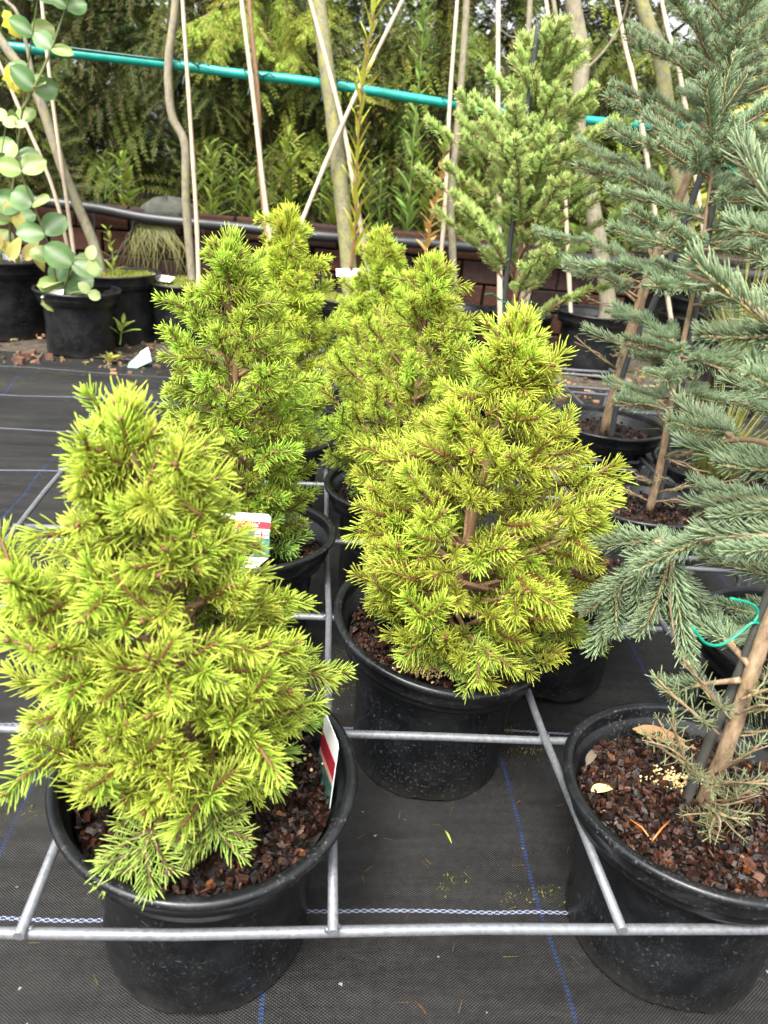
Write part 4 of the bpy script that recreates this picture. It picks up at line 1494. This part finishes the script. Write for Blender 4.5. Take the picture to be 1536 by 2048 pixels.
# second eucalyptus stems at the left edge, in the large pot
E2 = Vector((aty(10, 660, 2.62).x, 2.62, 0))
t2 = thing('potted_eucalyptus', 'tall eucalyptus rising from the large charcoal pot at the bed edge', 'potted plant', E2)
link('pot', pot_mesh(.195, .285, .16, 0, 0, 411, .055, 56), t2)
link('bark_mulch', mulch_mesh(.175, 160, 411), t2, Matrix.Translation((0, 0, .25)), 'stuff')
eucalyptus(t2, E2, pxl([(25, 560), (20, 440), (35, 300), (45, 220), (60, 100), (75, 0), (80, -60)], 2.6, 2.4), 412, 7, .95, .8)
eucalyptus(t2, E2, pxl([(10, 560), (-10, 430), (0, 330), (15, 230)], 2.6, 2.4), 413, 4, 1.0, .8)
eucalyptus(t2, E2, pxl([(45, 220), (90, 130), (130, 20), (140, -20)], 2.46, 2.4), 414, 4, .8, .7)
YEL = leaf_mesh('leaf', .08, .05, (.52, .47, .05), (.48, .40, .05), 3, .1, .3, M_LEAF, 'maple')
PALE = leaf_mesh('leaf', .09, .045, (.50, .40, .15), (.36, .34, .08), 4, .2, .4, M_LEAF, 'lance')
for (x, y, d) in ((15, 130, (.3, -.2, -.9)), (8, 20, (.5, -.2, -.8)), (20, 150, (.9, -.3, -.4))):
    link('yellow_leaf', YEL, t2, frame(d, up=Vector((0, -1, .2)), p=aty(x, y, 2.45) - E2))
for (x, y, d) in ((12, 400, (.3, -.2, -.9)), (35, 420, (.1, -.2, -.9)), (5, 480, (.5, 0, -.8)), (70, 490, (.2, -.2, -.9)), (20, 520, (.4, -.3, .8)), (0, 500, (-.1, -.3, .8)), (50, 520, (.4, -.3, .6))):
    link('pale_leaf', PALE, t2, frame(d, up=Vector((0, -1, .2)), p=aty(x, y, 2.5) - E2))


# ------------------------------------------------------------------ weeds
def weed(name, label, cat, path, n, L, W, c0, c1, seed, stemc=(.22, .22, .06), r=.004, ang=.8, group=None, top=.6, mat=None, q0=.03):
    rg = random.Random(seed)
    O = Vector(path[0])
    t = thing(name, label, cat, O, group)
    full = curve(path, 10)
    m_ = len(full)
    mb = MB()
    mb.tube([p - O for p in full], [r * (1 - .75 * k / (m_ - 1)) for k in range(m_)], 6, stemc)
    mb.obj('stem', M_LEAF, t, True)
    L1 = [leaf_mesh('leaf', L, W, c0, c1, seed + k, .2, .15 + .1 * k, mat or M_LEAF, 'lance') for k in range(2)]
    a = rg.uniform(0, 6)
    for k in range(n):
        q = q0 + (1 - q0) * (k + rg.random() * .5) / n
        ii = min(m_ - 2, int(q * (m_ - 1)))
        p = full[ii].lerp(full[ii + 1], q * (m_ - 1) - ii)
        T = (full[ii + 1] - full[ii]).normalized()
        a += 2.39996
        x = T.orthogonal().normalized()
        y = T.cross(x)
        d = (x * math.cos(a) + y * math.sin(a)) * ang + T
        link('leaf', rg.choice(L1), t, frame(d, up=T, p=p - O, s=(1 - (1 - top) * q) * rg.uniform(.75, 1.1)))
    return t


weed('willowherb', 'tall yellowing willowherb in front of the lichen yellowed trunk', 'weed', pxl([(702, 540), (712, 430), (715, 300), (728, 150), (748, 20), (752, -40)], 2.5, 2.6), 60, .12, .020, (.36, .36, .04), (.42, .42, .06), 501, (.22, .10, .05), .006, .35)
weed('willowherb', 'tall green willowherb with paired slender leaves beyond the wall', 'weed', pxl([(812, 480), (818, 400), (830, 250), (845, 80), (850, -40)], 3.05, 3.1), 54, .13, .024, (.16, .27, .05), (.22, .33, .07), 503, (.2, .28, .06), .006, .75)
weed('willowherb', 'shorter green willowherb with a seedy head beyond the wall', 'weed', pxl([(756, 480), (760, 400), (765, 320)], 3.05, 3.1), 22, .08, .014, (.14, .24, .05), (.2, .3, .07), 505, (.2, .28, .06), .004, .6)
weed('withered_weed', 'withered brown weed with crisp curled leaves beside the pale cane', 'weed', pxl([(850, 520), (862, 440), (878, 370), (890, 300)], 2.52, 2.56), 34, .07, .025, (.42, .24, .08), (.46, .28, .10), 507, (.36, .2, .07), .004, .9, mat=M_DRY)
weed('green_weed', 'fresh green weed tip above the withered brown stem', 'weed', pxl([(884, 330), (888, 300), (893, 275)], 2.54, 2.54), 14, .07, .018, (.24, .32, .06), (.3, .38, .08), 509, (.2, .28, .06), .003, .9, q0=.3)
weed('green_weed', 'small leafy weed growing between eucalyptus pot and moss pot', 'weed', pxl([(240, 690), (243, 665), (246, 645)], 2.40, 2.40), 8, .09, .022, (.26, .36, .06), (.3, .4, .08), 511, (.2, .28, .06), .003, 1.2, q0=.35)
weed('green_weed', 'yellow green seedling by the torn tag behind the eucalyptus pot', 'weed', pxl([(217, 735), (220, 722), (222, 712)], 2.26, 2.26), 7, .05, .026, (.3, .32, .05), (.36, .36, .07), 513, (.2, .28, .06), .002, 1.2, q0=.3)
weed('green_weed', 'spindly green weed rising from the tilted moss pot', 'weed', pxl([(226, 560), (224, 500), (212, 455)], 2.62, 2.62), 16, .05, .016, (.24, .3, .05), (.28, .34, .06), 515, (.2, .24, .06), .003, .9)
WL = ['leafy weed above the wall behind the tall slender golden spruce', 'weed above the wall between the slanting cane and the lichen yellowed trunk', 'weed above the wall behind the slim reddish tree',
      'weed above the wall just behind the green willowherb', 'weed above the wall behind the whitish cane', 'weed above the wall hugging the lichen yellowed trunk', 'weed above the wall past the straight slender tree',
      'weed above the wall behind the stout smooth grey trunk', 'weed above the wall behind the pale ridged blue spruce', 'weed above the wall behind the canes of the slanting grey trunk',
      'weed above the wall right beside the S bent trunk cane', 'weed above the wall behind the withered brown weed']
for k, (x, y, h) in enumerate(((470, 420, 120), (600, 430, 130), (540, 440, 100), (800, 440, 70), (1010, 470, 90), (640, 440, 140), (960, 460, 110), (1240, 480, 120), (1330, 470, 130), (210, 400, 90), (430, 430, 70), (860, 460, 100))):
    weed('green_weed', WL[k], 'weed', pxl([(x, y), (x + 3, y - h * .5), (x - 4, y - h)], 3.15 + .05 * (k % 4)), 16, .10 + .03 * (k % 3), .024 if k % 2 == 0 else .016, (.11, .165, .025), (.18, .25, .04), 520 + k, (.2, .26, .06), .0035, .9, 'weeds growing above the wall')
WD = [('behind the teal rail past the slanting trunk', 250, 440, 130), ('just past the stone on the wall', 420, 450, 160), ('between the reddish tree and slanting cane', 575, 455, 190), ('between lichen trunk and yellow willowherb', 735, 470, 150),
      ('between green willowherb and pale cane', 850, 480, 190), ('behind the grey stem of the slender tree', 930, 490, 150), ('between whitish cane and smooth trunk', 1090, 500, 150), ('at the foot of the smooth trunk', 1230, 510, 190), ('seen through the blue spruce twigs', 1300, 520, 160), ('past the slim reddish tree', 500, 460, 110), ('past the lichen yellowed trunk', 665, 470, 110), ('past the withered weed', 900, 490, 110)]
for k, (lab, x, y, h) in enumerate(WD):
    weed('leafy_weed', 'broad leaved weed leaning over the wall pipe ' + lab, 'weed', pxl([(x, y), (x + 4, y - h * .5), (x - 8 + 5 * (k % 4), y - h)], 3.06 + .03 * (k % 3)), 22, .11 + .02 * (k % 3), .034 if k % 2 == 0 else .022, (.12, .17, .022), (.22, .28, .036), 560 + k, (.2, .26, .06), .0035, .95, 'broad leaved weeds over the wall')
gt = thing('grass_tuft', 'long yellow green grass tuft hanging over the brick wall', 'grass', aty(310, 452, WY - .03))
mb = MB()
rg = random.Random(601)
for k in range(120):
    a = rg.uniform(-1.6, 1.6)
    L = rg.uniform(.12, .30)
    d = Vector((math.sin(a), -.35 - .3 * rg.random(), 0))
    pts = [Vector((rg.uniform(-.04, .04), 0, 0)) + d * (L * .55 * t) + Vector((0, 0, .07 * t - L * t * t)) for t in (0, .35, .7, 1)]
    sd_ = Vector((.0016, 0, .0008))
    vs_ = []
    for q, p in enumerate(pts):
        vs_ += [p - sd_ * (1, .9, .7, .1)[q], p + sd_ * (1, .9, .7, .1)[q]]
    f_ = rg.uniform(.7, 1.2)
    mb.add(vs_, [(0, 1, 3, 2), (2, 3, 5, 4), (4, 5, 7, 6)], (.24 * f_, .25 * f_, .08 * f_))
mb.obj('blades', M_LEAF, gt, False, 'stuff')
rk = thing('stone', 'grey lichen stone on top of the wall above the grass tuft', 'stone', aty(335, 425, WY + .05))
mb = MB()
rg = random.Random(603)
mb.lathe([(.001, -.05), (.07, -.045), (.105, -.01), (.09, .03), (.05, .05), (.001, .055)], 12, (.06, .062, .05), lambda a, r, z: .012 * math.sin(3 * a + z * 40), lambda a, z: 1 + .18 * math.sin(2 * a + 1) + .1 * math.sin(5 * a))
mb.obj('boulder', M_BRICK, rk, True)

# ------------------------------------------------------------------ hedge and trees behind
def frond_mesh(seed, L, n, ll, c0, c1, sub=4, droop=.5, w=.3, mat=None):
    """a drooping spray: a midrib with side ribs, each with two rows of small flat leaves"""
    rg = random.Random(seed)
    mb = MB()

    def rib(p0, d, L_, nn, sag):
        d = Vector(d).normalized()
        side = d.cross(Vector((0, 0, 1)))
        if side.length < .1:
            side = Vector((1, 0, 0))
        side.normalize()
        pts = [p0 + d * (L_ * t) + Vector((0, 0, -sag * L_ * t * t)) for t in (0, .33, .66, 1)]
        mb.tube(pts, [.0016, .0013, .001, .0006], 3, (.16, .11, .05), False)
        for k in range(nn):
            t = .06 + .94 * k / nn
            p = p0 + d * (L_ * t) + Vector((0, 0, -sag * L_ * t * t))
            T = (d + Vector((0, 0, -2 * sag * t))).normalized()
            for sg in (-1, 1):
                l_ = ll * (1 - .55 * t) * rg.uniform(.8, 1.15)
                dd = (T * .75 + side * sg * .8 + Vector((0, 0, rg.uniform(-.3, .15)))).normalized()
                nrm = (T.cross(side) + Vector((rg.gauss(0, .3), rg.gauss(0, .3), 0))).normalized()
                ww = dd.cross(nrm).normalized() * l_ * w * .5
                f_ = rg.uniform(.75, 1.2)
                c = tuple((c0[q] * (1 - t) + c1[q] * t) * f_ for q in range(3))
                mb.add([p, p + dd * l_ * .5 + ww, p + dd * l_, p + dd * l_ * .5 - ww], [(0, 1, 2, 3)], c)
        return pts
    rib(Vector((0, 0, 0)), (1, 0, .1), L, n, droop)
    for k in range(sub):
        t = .15 + .65 * k / sub
        p = Vector((L * t, 0, L * .1 * t - droop * L * t * t))
        sg = 1 if k % 2 else -1
        rib(p, (.8, sg * .75, -.3 * t), L * (.6 - .3 * t), max(5, int(n * .6)), droop * .8)
    return mb.mesh('spray', mat or M_HEDGE)


HD0, HD1 = (.018, .03, .007), (.055, .08, .014)
HL0, HL1 = (.13, .17, .022), (.32, .37, .045)
FR_D = [frond_mesh(700 + k, .25, 20, .028, HD0, HD1, 6, .75, .3) for k in range(3)]
FR_M = [frond_mesh(710 + k, .25, 20, .028, (.045, .068, .011), (.125, .165, .022), 6, .85, .3) for k in range(2)]
FR_L = [frond_mesh(720 + k, .24, 20, .028, HL0, HL1, 6, .85, .3) for k in range(2)]


def hedge_plant(label, x, y, h, r, n, seed, mixw, z0=.40, low=.05):
    rg = random.Random(seed)
    t = thing('hedge_conifer', label, 'conifer', (x, y, z0), 'conifers of the hedge behind the wall')
    mb = MB()
    mb.tube([(0, 0, -.05), (.02, 0, h * .4), (-.02, .02, h * .8), (0, 0, h)], [.045, .035, .022, .006], 8)
    mb.obj('trunk', M_DARKBARK, t, True)
    for b in range(14):
        zb = h * (.08 + .86 * b / 14)
        a = b * 2.4
        rr = r * (1 - .45 * zb / h)
        mb = MB()
        mb.tube([(0, 0, zb), (math.cos(a) * rr * .5, math.sin(a) * rr * .5, zb + .1), (math.cos(a) * rr * .9, math.sin(a) * rr * .9, zb + .06)], [.011, .008, .003], 5)
        mb.obj('limb', M_DARKBARK, t, True)
    sets = [FR_D, FR_M, FR_L]
    for k in range(n):
        zz = h * (low + (1.02 - low) * rg.random() ** 1.25)
        a = -PI / 2 + rg.gauss(0, 1.25)
        rr = r * (1 - .45 * zz / h) * rg.uniform(.45, 1.0)
        p = Vector((math.cos(a) * rr, math.sin(a) * rr, zz))
        d = Vector((math.cos(a) + rg.gauss(0, .45), math.sin(a) + rg.gauss(0, .35), rg.uniform(-.75, .25)))
        st = rg.choices(sets, mixw)[0]
        link('spray', rg.choice(st), t, frame(d, roll=rg.gauss(0, .5), p=p, s=rg.uniform(.9, 1.5)))
    return t


hedge_plant('dark hedge conifer behind the grey slanting trunk', -1.45, 3.85, 2.2, .62, 290, 801, (6, 3, .8))
hedge_plant('dark drooping hedge conifer between the slanting and S bent trunks', -.72, 3.9, 2.3, .62, 295, 803, (6, 4, .7))
hedge_plant('hedge conifer with fresh drooping sprays behind the slim reddish tree', -.12, 3.85, 2.2, .58, 295, 805, (4, 4, 1.6))
hedge_plant('thin hedge conifer behind the lichen yellowed trunk', .50, 3.95, 2.2, .56, 280, 807, (5, 4, 1.4))
hedge_plant('hedge conifer with gaps behind the green willowherb', 1.05, 3.95, 2.0, .52, 250, 809, (4, 4, 1.4))
hedge_plant('low dark hedge conifer behind the stout smooth grey trunk', 1.75, 4.3, 1.5, .55, 240, 811, (4, 5, 1.2))
hedge_plant('loose hedge conifer behind the blue spruces', 2.6, 4.3, 1.35, .6, 240, 813, (3, 5, 2))

# hanging bright larch like sprays over the rail
hb = thing('larch_branch', 'bright lime hanging conifer branch above the teal rail', 'branch', aty(480, -60, 3.3))
Oh = hb.location.copy()
LAR = [frond_mesh(740 + k, .16, 13, .03, (.24, .32, .04), (.36, .44, .06), 3, .35, .22) for k in range(2)]
rg = random.Random(743)
for path in ([(480, -60), (470, 0), (450, 50), (430, 100)], [(490, -60), (500, 10), (520, 60), (560, 110)], [(560, -60), (570, 20), (575, 60), (590, 100)], [(480, -40), (440, 10), (400, 40)], [(600, -60), (640, 10), (610, 40)]):
    pts = curve(pxl(path, 3.3, 3.2), 5)
    mb = MB()
    mb.tube([p - Oh for p in pts], .003, 5)
    br = mb.obj('twig', M_TWIG, hb, True)
    for k in range(2, len(pts)):
        for q in range(2):
            d = (pts[k] - pts[k - 1]).normalized() + Vector((rg.uniform(-.9, .9), rg.uniform(-.6, .3), rg.uniform(-.7, .2)))
            link('spray', rg.choice(LAR), br, frame(d, roll=rg.gauss(0, .5), p=pts[k] - Oh, s=rg.uniform(.6, 1.0)))


def leafy_tree(label, x, y, h, r, z0, n, seed, c0, c1, ls=.07, trunk=.05, group='trees beyond the hedge'):
    rg = random.Random(seed)
    t = thing('leafy_tree', label, 'tree', (x, y, z0), group)
    mb = MB()
    mb.tube([(0, 0, -.05), (.05, 0, h * .35), (-.04, .03, h * .7), (0, 0, h * .95)], [trunk, trunk * .8, trunk * .5, trunk * .15], 8)
    clumps = []
    for k in range(26):
        a = rg.uniform(0, 6.28)
        zz = h * rg.uniform(.18, 1.0)
        rr = r * math.sqrt(rg.random()) * (1 - .35 * abs(zz / h - .5))
        p = Vector((math.cos(a) * rr, math.sin(a) * rr, zz))
        clumps.append((p, rg.uniform(.14, .3) * r * 1.3))
        mb.tube([(0, 0, zz * .75), p * .6 + Vector((0, 0, zz * .35)), p], [trunk * .25, trunk * .18, .004], 4)
    mb.obj('trunk', M_DARKBARK, t, True)
    mb = MB()
    for k in range(n):
        p, cr = rg.choice(clumps)
        d = Vector((rg.gauss(0, 1), rg.gauss(0, 1), rg.gauss(0, .8)))
        q = p + d.normalized() * cr * rg.random() ** .4
        u = Vector((rg.gauss(0, 1), rg.gauss(0, 1), rg.gauss(-.3, .6))).normalized() * ls * rg.uniform(.6, 1.2)
        v = u.orthogonal().normalized() * ls * .28
        f_ = rg.random()
        c = tuple(c0[i] * (1 - f_) + c1[i] * f_ for i in range(3))
        mb.add([q, q + u * .5 + v, q + u, q + u * .5 - v], [(0, 1, 2, 3)], c)
    mb.obj('crown', M_LEAF, t)
    return t


YG0, YG1 = (.16, .22, .035), (.34, .36, .07)
leafy_tree('yellow green leafy tree glimpsed through the dark hedge', -1.2, 6.4, 2.6, 1.1, .4, 5000, 901, YG0, YG1)
leafy_tree('bright leafy tree glimpsed behind the lichen yellowed trunk', .5, 6.6, 2.3, 1.0, .4, 4600, 903, YG0, (.4, .42, .09))
leafy_tree('light green leafy tree behind the stout smooth grey trunk', 2.2, 6.2, 2.3, 1.0, .4, 4600, 905, (.10, .17, .04), (.24, .3, .07))
leafy_tree('yellow leaved shrub behind the blue spruces', 2.3, 3.6, 1.15, .6, .3, 2600, 907, (.22, .28, .05), (.42, .42, .08), .08, .03)
for k, (x, y, h, lab) in enumerate(((-2.0, 5.0, 1.3, 'dark low shrub behind the hedge past the eucalyptus'), (-1.0, 5.2, 1.2, 'dark low shrub behind the hedge past the S bent tree'), (.1, 5.1, 1.3, 'dark low shrub behind the hedge past the slim reddish tree'), (1.2, 5.2, 1.1, 'dark low shrub behind the hedge past the willowherbs'), (2.3, 5.3, 1.2, 'green low shrub behind the hedge past the smooth grey trunk'), (3.4, 5.0, 1.3, 'green low shrub behind the hedge past the blue spruces'))):
    leafy_tree(lab, x, y, h, .85, .35, 5200, 920 + k, (.05, .085, .02) if k < 4 else (.08, .13, .03), (.12, .17, .04) if k < 4 else (.2, .26, .06), .075, .03, 'low shrubs behind the hedge')
leafy_tree('dull green tree far behind the blue spruces', 4.2, 7.4, 2.8, 1.3, .4, 5200, 909, (.07, .12, .05), (.16, .22, .09))
leafy_tree('dark tree far behind the eucalyptus', -3.2, 6.8, 3.0, 1.3, .4, 5200, 911, (.05, .09, .03), (.14, .2, .05))

# ------------------------------------------------------------------ small things on the ground
rg = random.Random(950)
mb = MB()
for k in range(900):
    x, y = rg.uniform(-1.9, 2.4), rg.uniform(2.18, 2.62) + rg.gauss(0, .05)
    s_ = rg.uniform(.006, .022)
    c = rg.choice([(.20, .10, .06), (.12, .07, .04), (.07, .045, .03), (.28, .16, .09), (.10, .09, .06), (.15, .14, .04)])
    a = rg.uniform(0, 6.28)
    mt = Matrix.Translation((x, y, wav(x, y) + .004 if y < 2.36 else .02)) @ Matrix.Rotation(a, 4, 'Z') @ Matrix.Rotation(rg.gauss(0, .4), 4, 'X')
    mb.box(-s_ * .5, s_ * .5, -s_ * .3, s_ * .3, -.003, .004, c, mt)
o = mb.obj('leaf_litter', M_CHIP)
o['kind'] = 'stuff'
tag(o, 'brown leaf and bark litter along the edge of the fabric', 'litter')
mb = MB()
for (px_, py_, n_, sp) in ((60, 730, 60, .05), (105, 745, 70, .05), (20, 700, 60, .06), (290, 750, 80, .05), (1010, 1462, 70, .018), (1050, 1505, 50, .016), (1090, 1780, 20, .012), (690, 1300, 50, .02), (680, 1370, 50, .02), (1310, 870, 90, .05), (30, 1615, 40, .03), (900, 1755, 10, .01), (1030, 1795, 14, .012), (880, 1780, 8, .008), (30, 770, 50, .05)):
    p = atz(px_, py_, .008)
    for k in range(n_ * 3):
        x, y = p.x + rg.gauss(0, sp), p.y + rg.gauss(0, sp * .5)
        z = wav(x, y)
        h = rg.uniform(.002, .004)
        d = Vector((rg.uniform(-1, 1), rg.uniform(-1, 1), rg.uniform(.2, .9))) * h
        sd_ = Vector((rg.uniform(-1, 1), rg.uniform(-1, 1), 0)) * .0011
        c = rg.choice([(.075, .082, .012), (.10, .10, .02), (.05, .05, .012)])
        mb.add([Vector((x, y, z)) - sd_, Vector((x, y, z)) + sd_, Vector((x, y, z)) + d], [(0, 1, 2)], c)
o = mb.obj('moss_patch', M_MOSS)
o['kind'] = 'stuff'
tag(o, 'small yellow green moss flecks growing on the black fabric', 'moss')
mb = MB()
for k in range(230):
    near = rg.random() < .75
    if near:
        cx_, cy_ = rg.choice([(-.1149, .1162), (.1377, .3729), (.36, .112), (-.1263, .5971)])
        a = rg.uniform(0, 6.28)
        q = rg.uniform(.105, .26)
        x, y = cx_ + q * math.cos(a), cy_ + q * math.sin(a)
    else:
        x, y = rg.uniform(-.9, .9), rg.uniform(-.25, 2.1)
    z = wav(x, y) + .0012
    a = rg.uniform(0, 6.28)
    L = rg.uniform(.008, .018) if k % 3 else rg.uniform(.0015, .004)
    w_ = .0006 if k % 3 else L * .5
    d = Vector((math.cos(a), math.sin(a), rg.uniform(0, .12))) * L
    e = Vector((-math.sin(a), math.cos(a), 0)) * w_
    p = Vector((x, y, z))
    c = rg.choice([(.10, .065, .02), (.13, .12, .03), (.06, .03, .015), (.12, .08, .04)]) if k % 3 else rg.choice([(.2, .17, .13), (.08, .05, .03), (.3, .29, .26)])
    mb.add([p - e, p + e, p + d + e * .4, p + d - e * .4], [(0, 1, 2, 3)], c)
o = mb.obj('needle_litter', M_DRY)
o['kind'] = 'stuff'
tag(o, 'dropped needles and crumbs of bark strewn on the black fabric', 'litter')
shard = []
for k, (x, y) in enumerate(((40, 724), (52, 712), (78, 724), (98, 716), (66, 706), (1000, 795), (1040, 798), (1075, 792), (1120, 800), (1160, 796))):
    p = atz(x, y, .012)
    mb = MB()
    s_ = rg.uniform(.010, .024)
    vs_ = [Vector((sx * s_ * rg.uniform(.5, 1), sy * s_ * .6 * rg.uniform(.5, 1), sz * .011)) for sz in (-1, 1) for sx, sy in ((-1, -1), (1, -1), (1, 1), (-1, 1))]
    mb.add(vs_, [(3, 2, 1, 0), (4, 5, 6, 7), (0, 1, 5, 4), (1, 2, 6, 5), (2, 3, 7, 6), (3, 0, 4, 7)], rg.choice([(.10, .05, .032), (.08, .045, .034), (.12, .07, .05)]))
    o = mb.obj('brick_shard', M_BRICK)
    o.location = (p.x, p.y, wav(p.x, p.y) + .010 if p.y < 2.36 else .02)
    o.rotation_euler = (0, 0, rg.uniform(0, 6))
    tag(o, 'reddish brown brick shard among others on the soil by the eucalyptus pots' if k < 5 else 'reddish brown brick shard among others on the ground behind the tall spruces', 'brick shard', 'brick shards by the eucalyptus' if k < 5 else 'brick shards behind the spruces')

TAN_L = leaf_mesh('dry_leaf', .062, .017, (.34, .16, .08), (.42, .22, .12), 5, .35, .12, M_DRY, 'lance')
p = atz(1262, 1470, .175)
o = link('dry_leaf', TAN_L, None, frame(Vector((.9, -.35, .03)), p=(p.x, p.y, .183), s=1.25))
tag(o, 'long tan dry leaf lying on the mulch by the pot rim', 'dry leaf')
GREY_L = leaf_mesh('dry_leaf', .04, .009, (.16, .13, .09), (.2, .16, .1), 6, .4, .2, M_DRY, 'lance')
p = atz(1170, 1540, .176)
o = link('dry_leaf', GREY_L, None, frame(Vector((.6, .8, .1)), p=(p.x, p.y, .182)))
tag(o, 'narrow curled grey dry leaf on the mulch at the pot wall', 'dry leaf')
CR_L = leaf_mesh('dry_leaf', .03, .012, (.62, .46, .2), (.66, .5, .25), 7, .3, .3, M_DRY, 'lance')
p = atz(1180, 1592, .176)
o = link('dry_leaf', CR_L, None, frame(Vector((.9, .3, .1)), p=(p.x, p.y, .182)))
tag(o, 'small cream dry leaf on the mulch beside the fertiliser granules', 'dry leaf')
# pairs of orange fallen needles
pn = thing('fallen_needles', 'pair of orange fallen pine needles on the mulch', 'fallen needles', atz(1303, 1685, .182))
for d in ((-.012, .024, .003), (.026, .022, .004)):
    mb = MB()
    mb.tube([(0, 0, .002), (d[0] * .5, d[1] * .5, .006), d], .0008, 5, (.45, .14, .03))
    mb.obj('needle', M_PLAIN, pn, True)
o = link('fallen_leaf', leaf_mesh('fallen_leaf', .014, .009, (.28, .12, .05), (.32, .15, .07), 8, .3, .3, M_DRY, 'lance'), None, frame(Vector((.8, -.5, .1)), p=atz(842, 1918, .01)))
tag(o, 'small orange brown leaf fragment lying on the bare fabric', 'leaf fragment')
o = link('fallen_needle', leaf_mesh('fallen_needle', .018, .003, (.3, .36, .06), (.36, .4, .07), 9, .2, .2, M_LEAF, 'lance'), None, frame(Vector((.3, -.9, .05)), p=atz(890, 1660, .012)))
tag(o, 'single green fallen needle on the fabric', 'fallen needle')
tt_ = thing('torn_tag', 'torn white and teal plastic tag lying behind the eucalyptus pot', 'plastic tag', atz(272, 725, .02))
tt_.rotation_euler = (R_(-40), R_(-25), R_(20))
flat('card', [(-.055, -.02), (.05, -.02), (.06, .03), (.03, .025), (-.02, .01)], .0012, (.0, .11, .07), M_PLAIN, tt_)
flat('white_corner', [(.0, .0), (.055, .005), (.06, .032), (.03, .027)], .0006, (.72, .72, .7), M_PLAIN, tt_, -.001)
wl2 = thing('care_label', 'blank white label lying on moss in the S bent tree pot', 'plant label', aty(325, 556, 2.66), 'printed plant labels')
wl2.rotation_euler = (R_(-60), 0, R_(-8))
flat('card', [(-.045, -.02), (.035, -.02), (.045, .012), (-.04, .02)], .001, (.72, .72, .7), M_PLAIN, wl2)
wl3 = thing('care_label', 'blank white label in the lichen yellowed tree pot', 'plant label', aty(700, 545, 2.5), 'printed plant labels')
wl3.rotation_euler = (R_(-50), R_(-5), 0)
flat('card', [(-.05, -.018), (.05, -.018), (.05, .018), (-.05, .018)], .001, (.72, .72, .7), M_PLAIN, wl3)
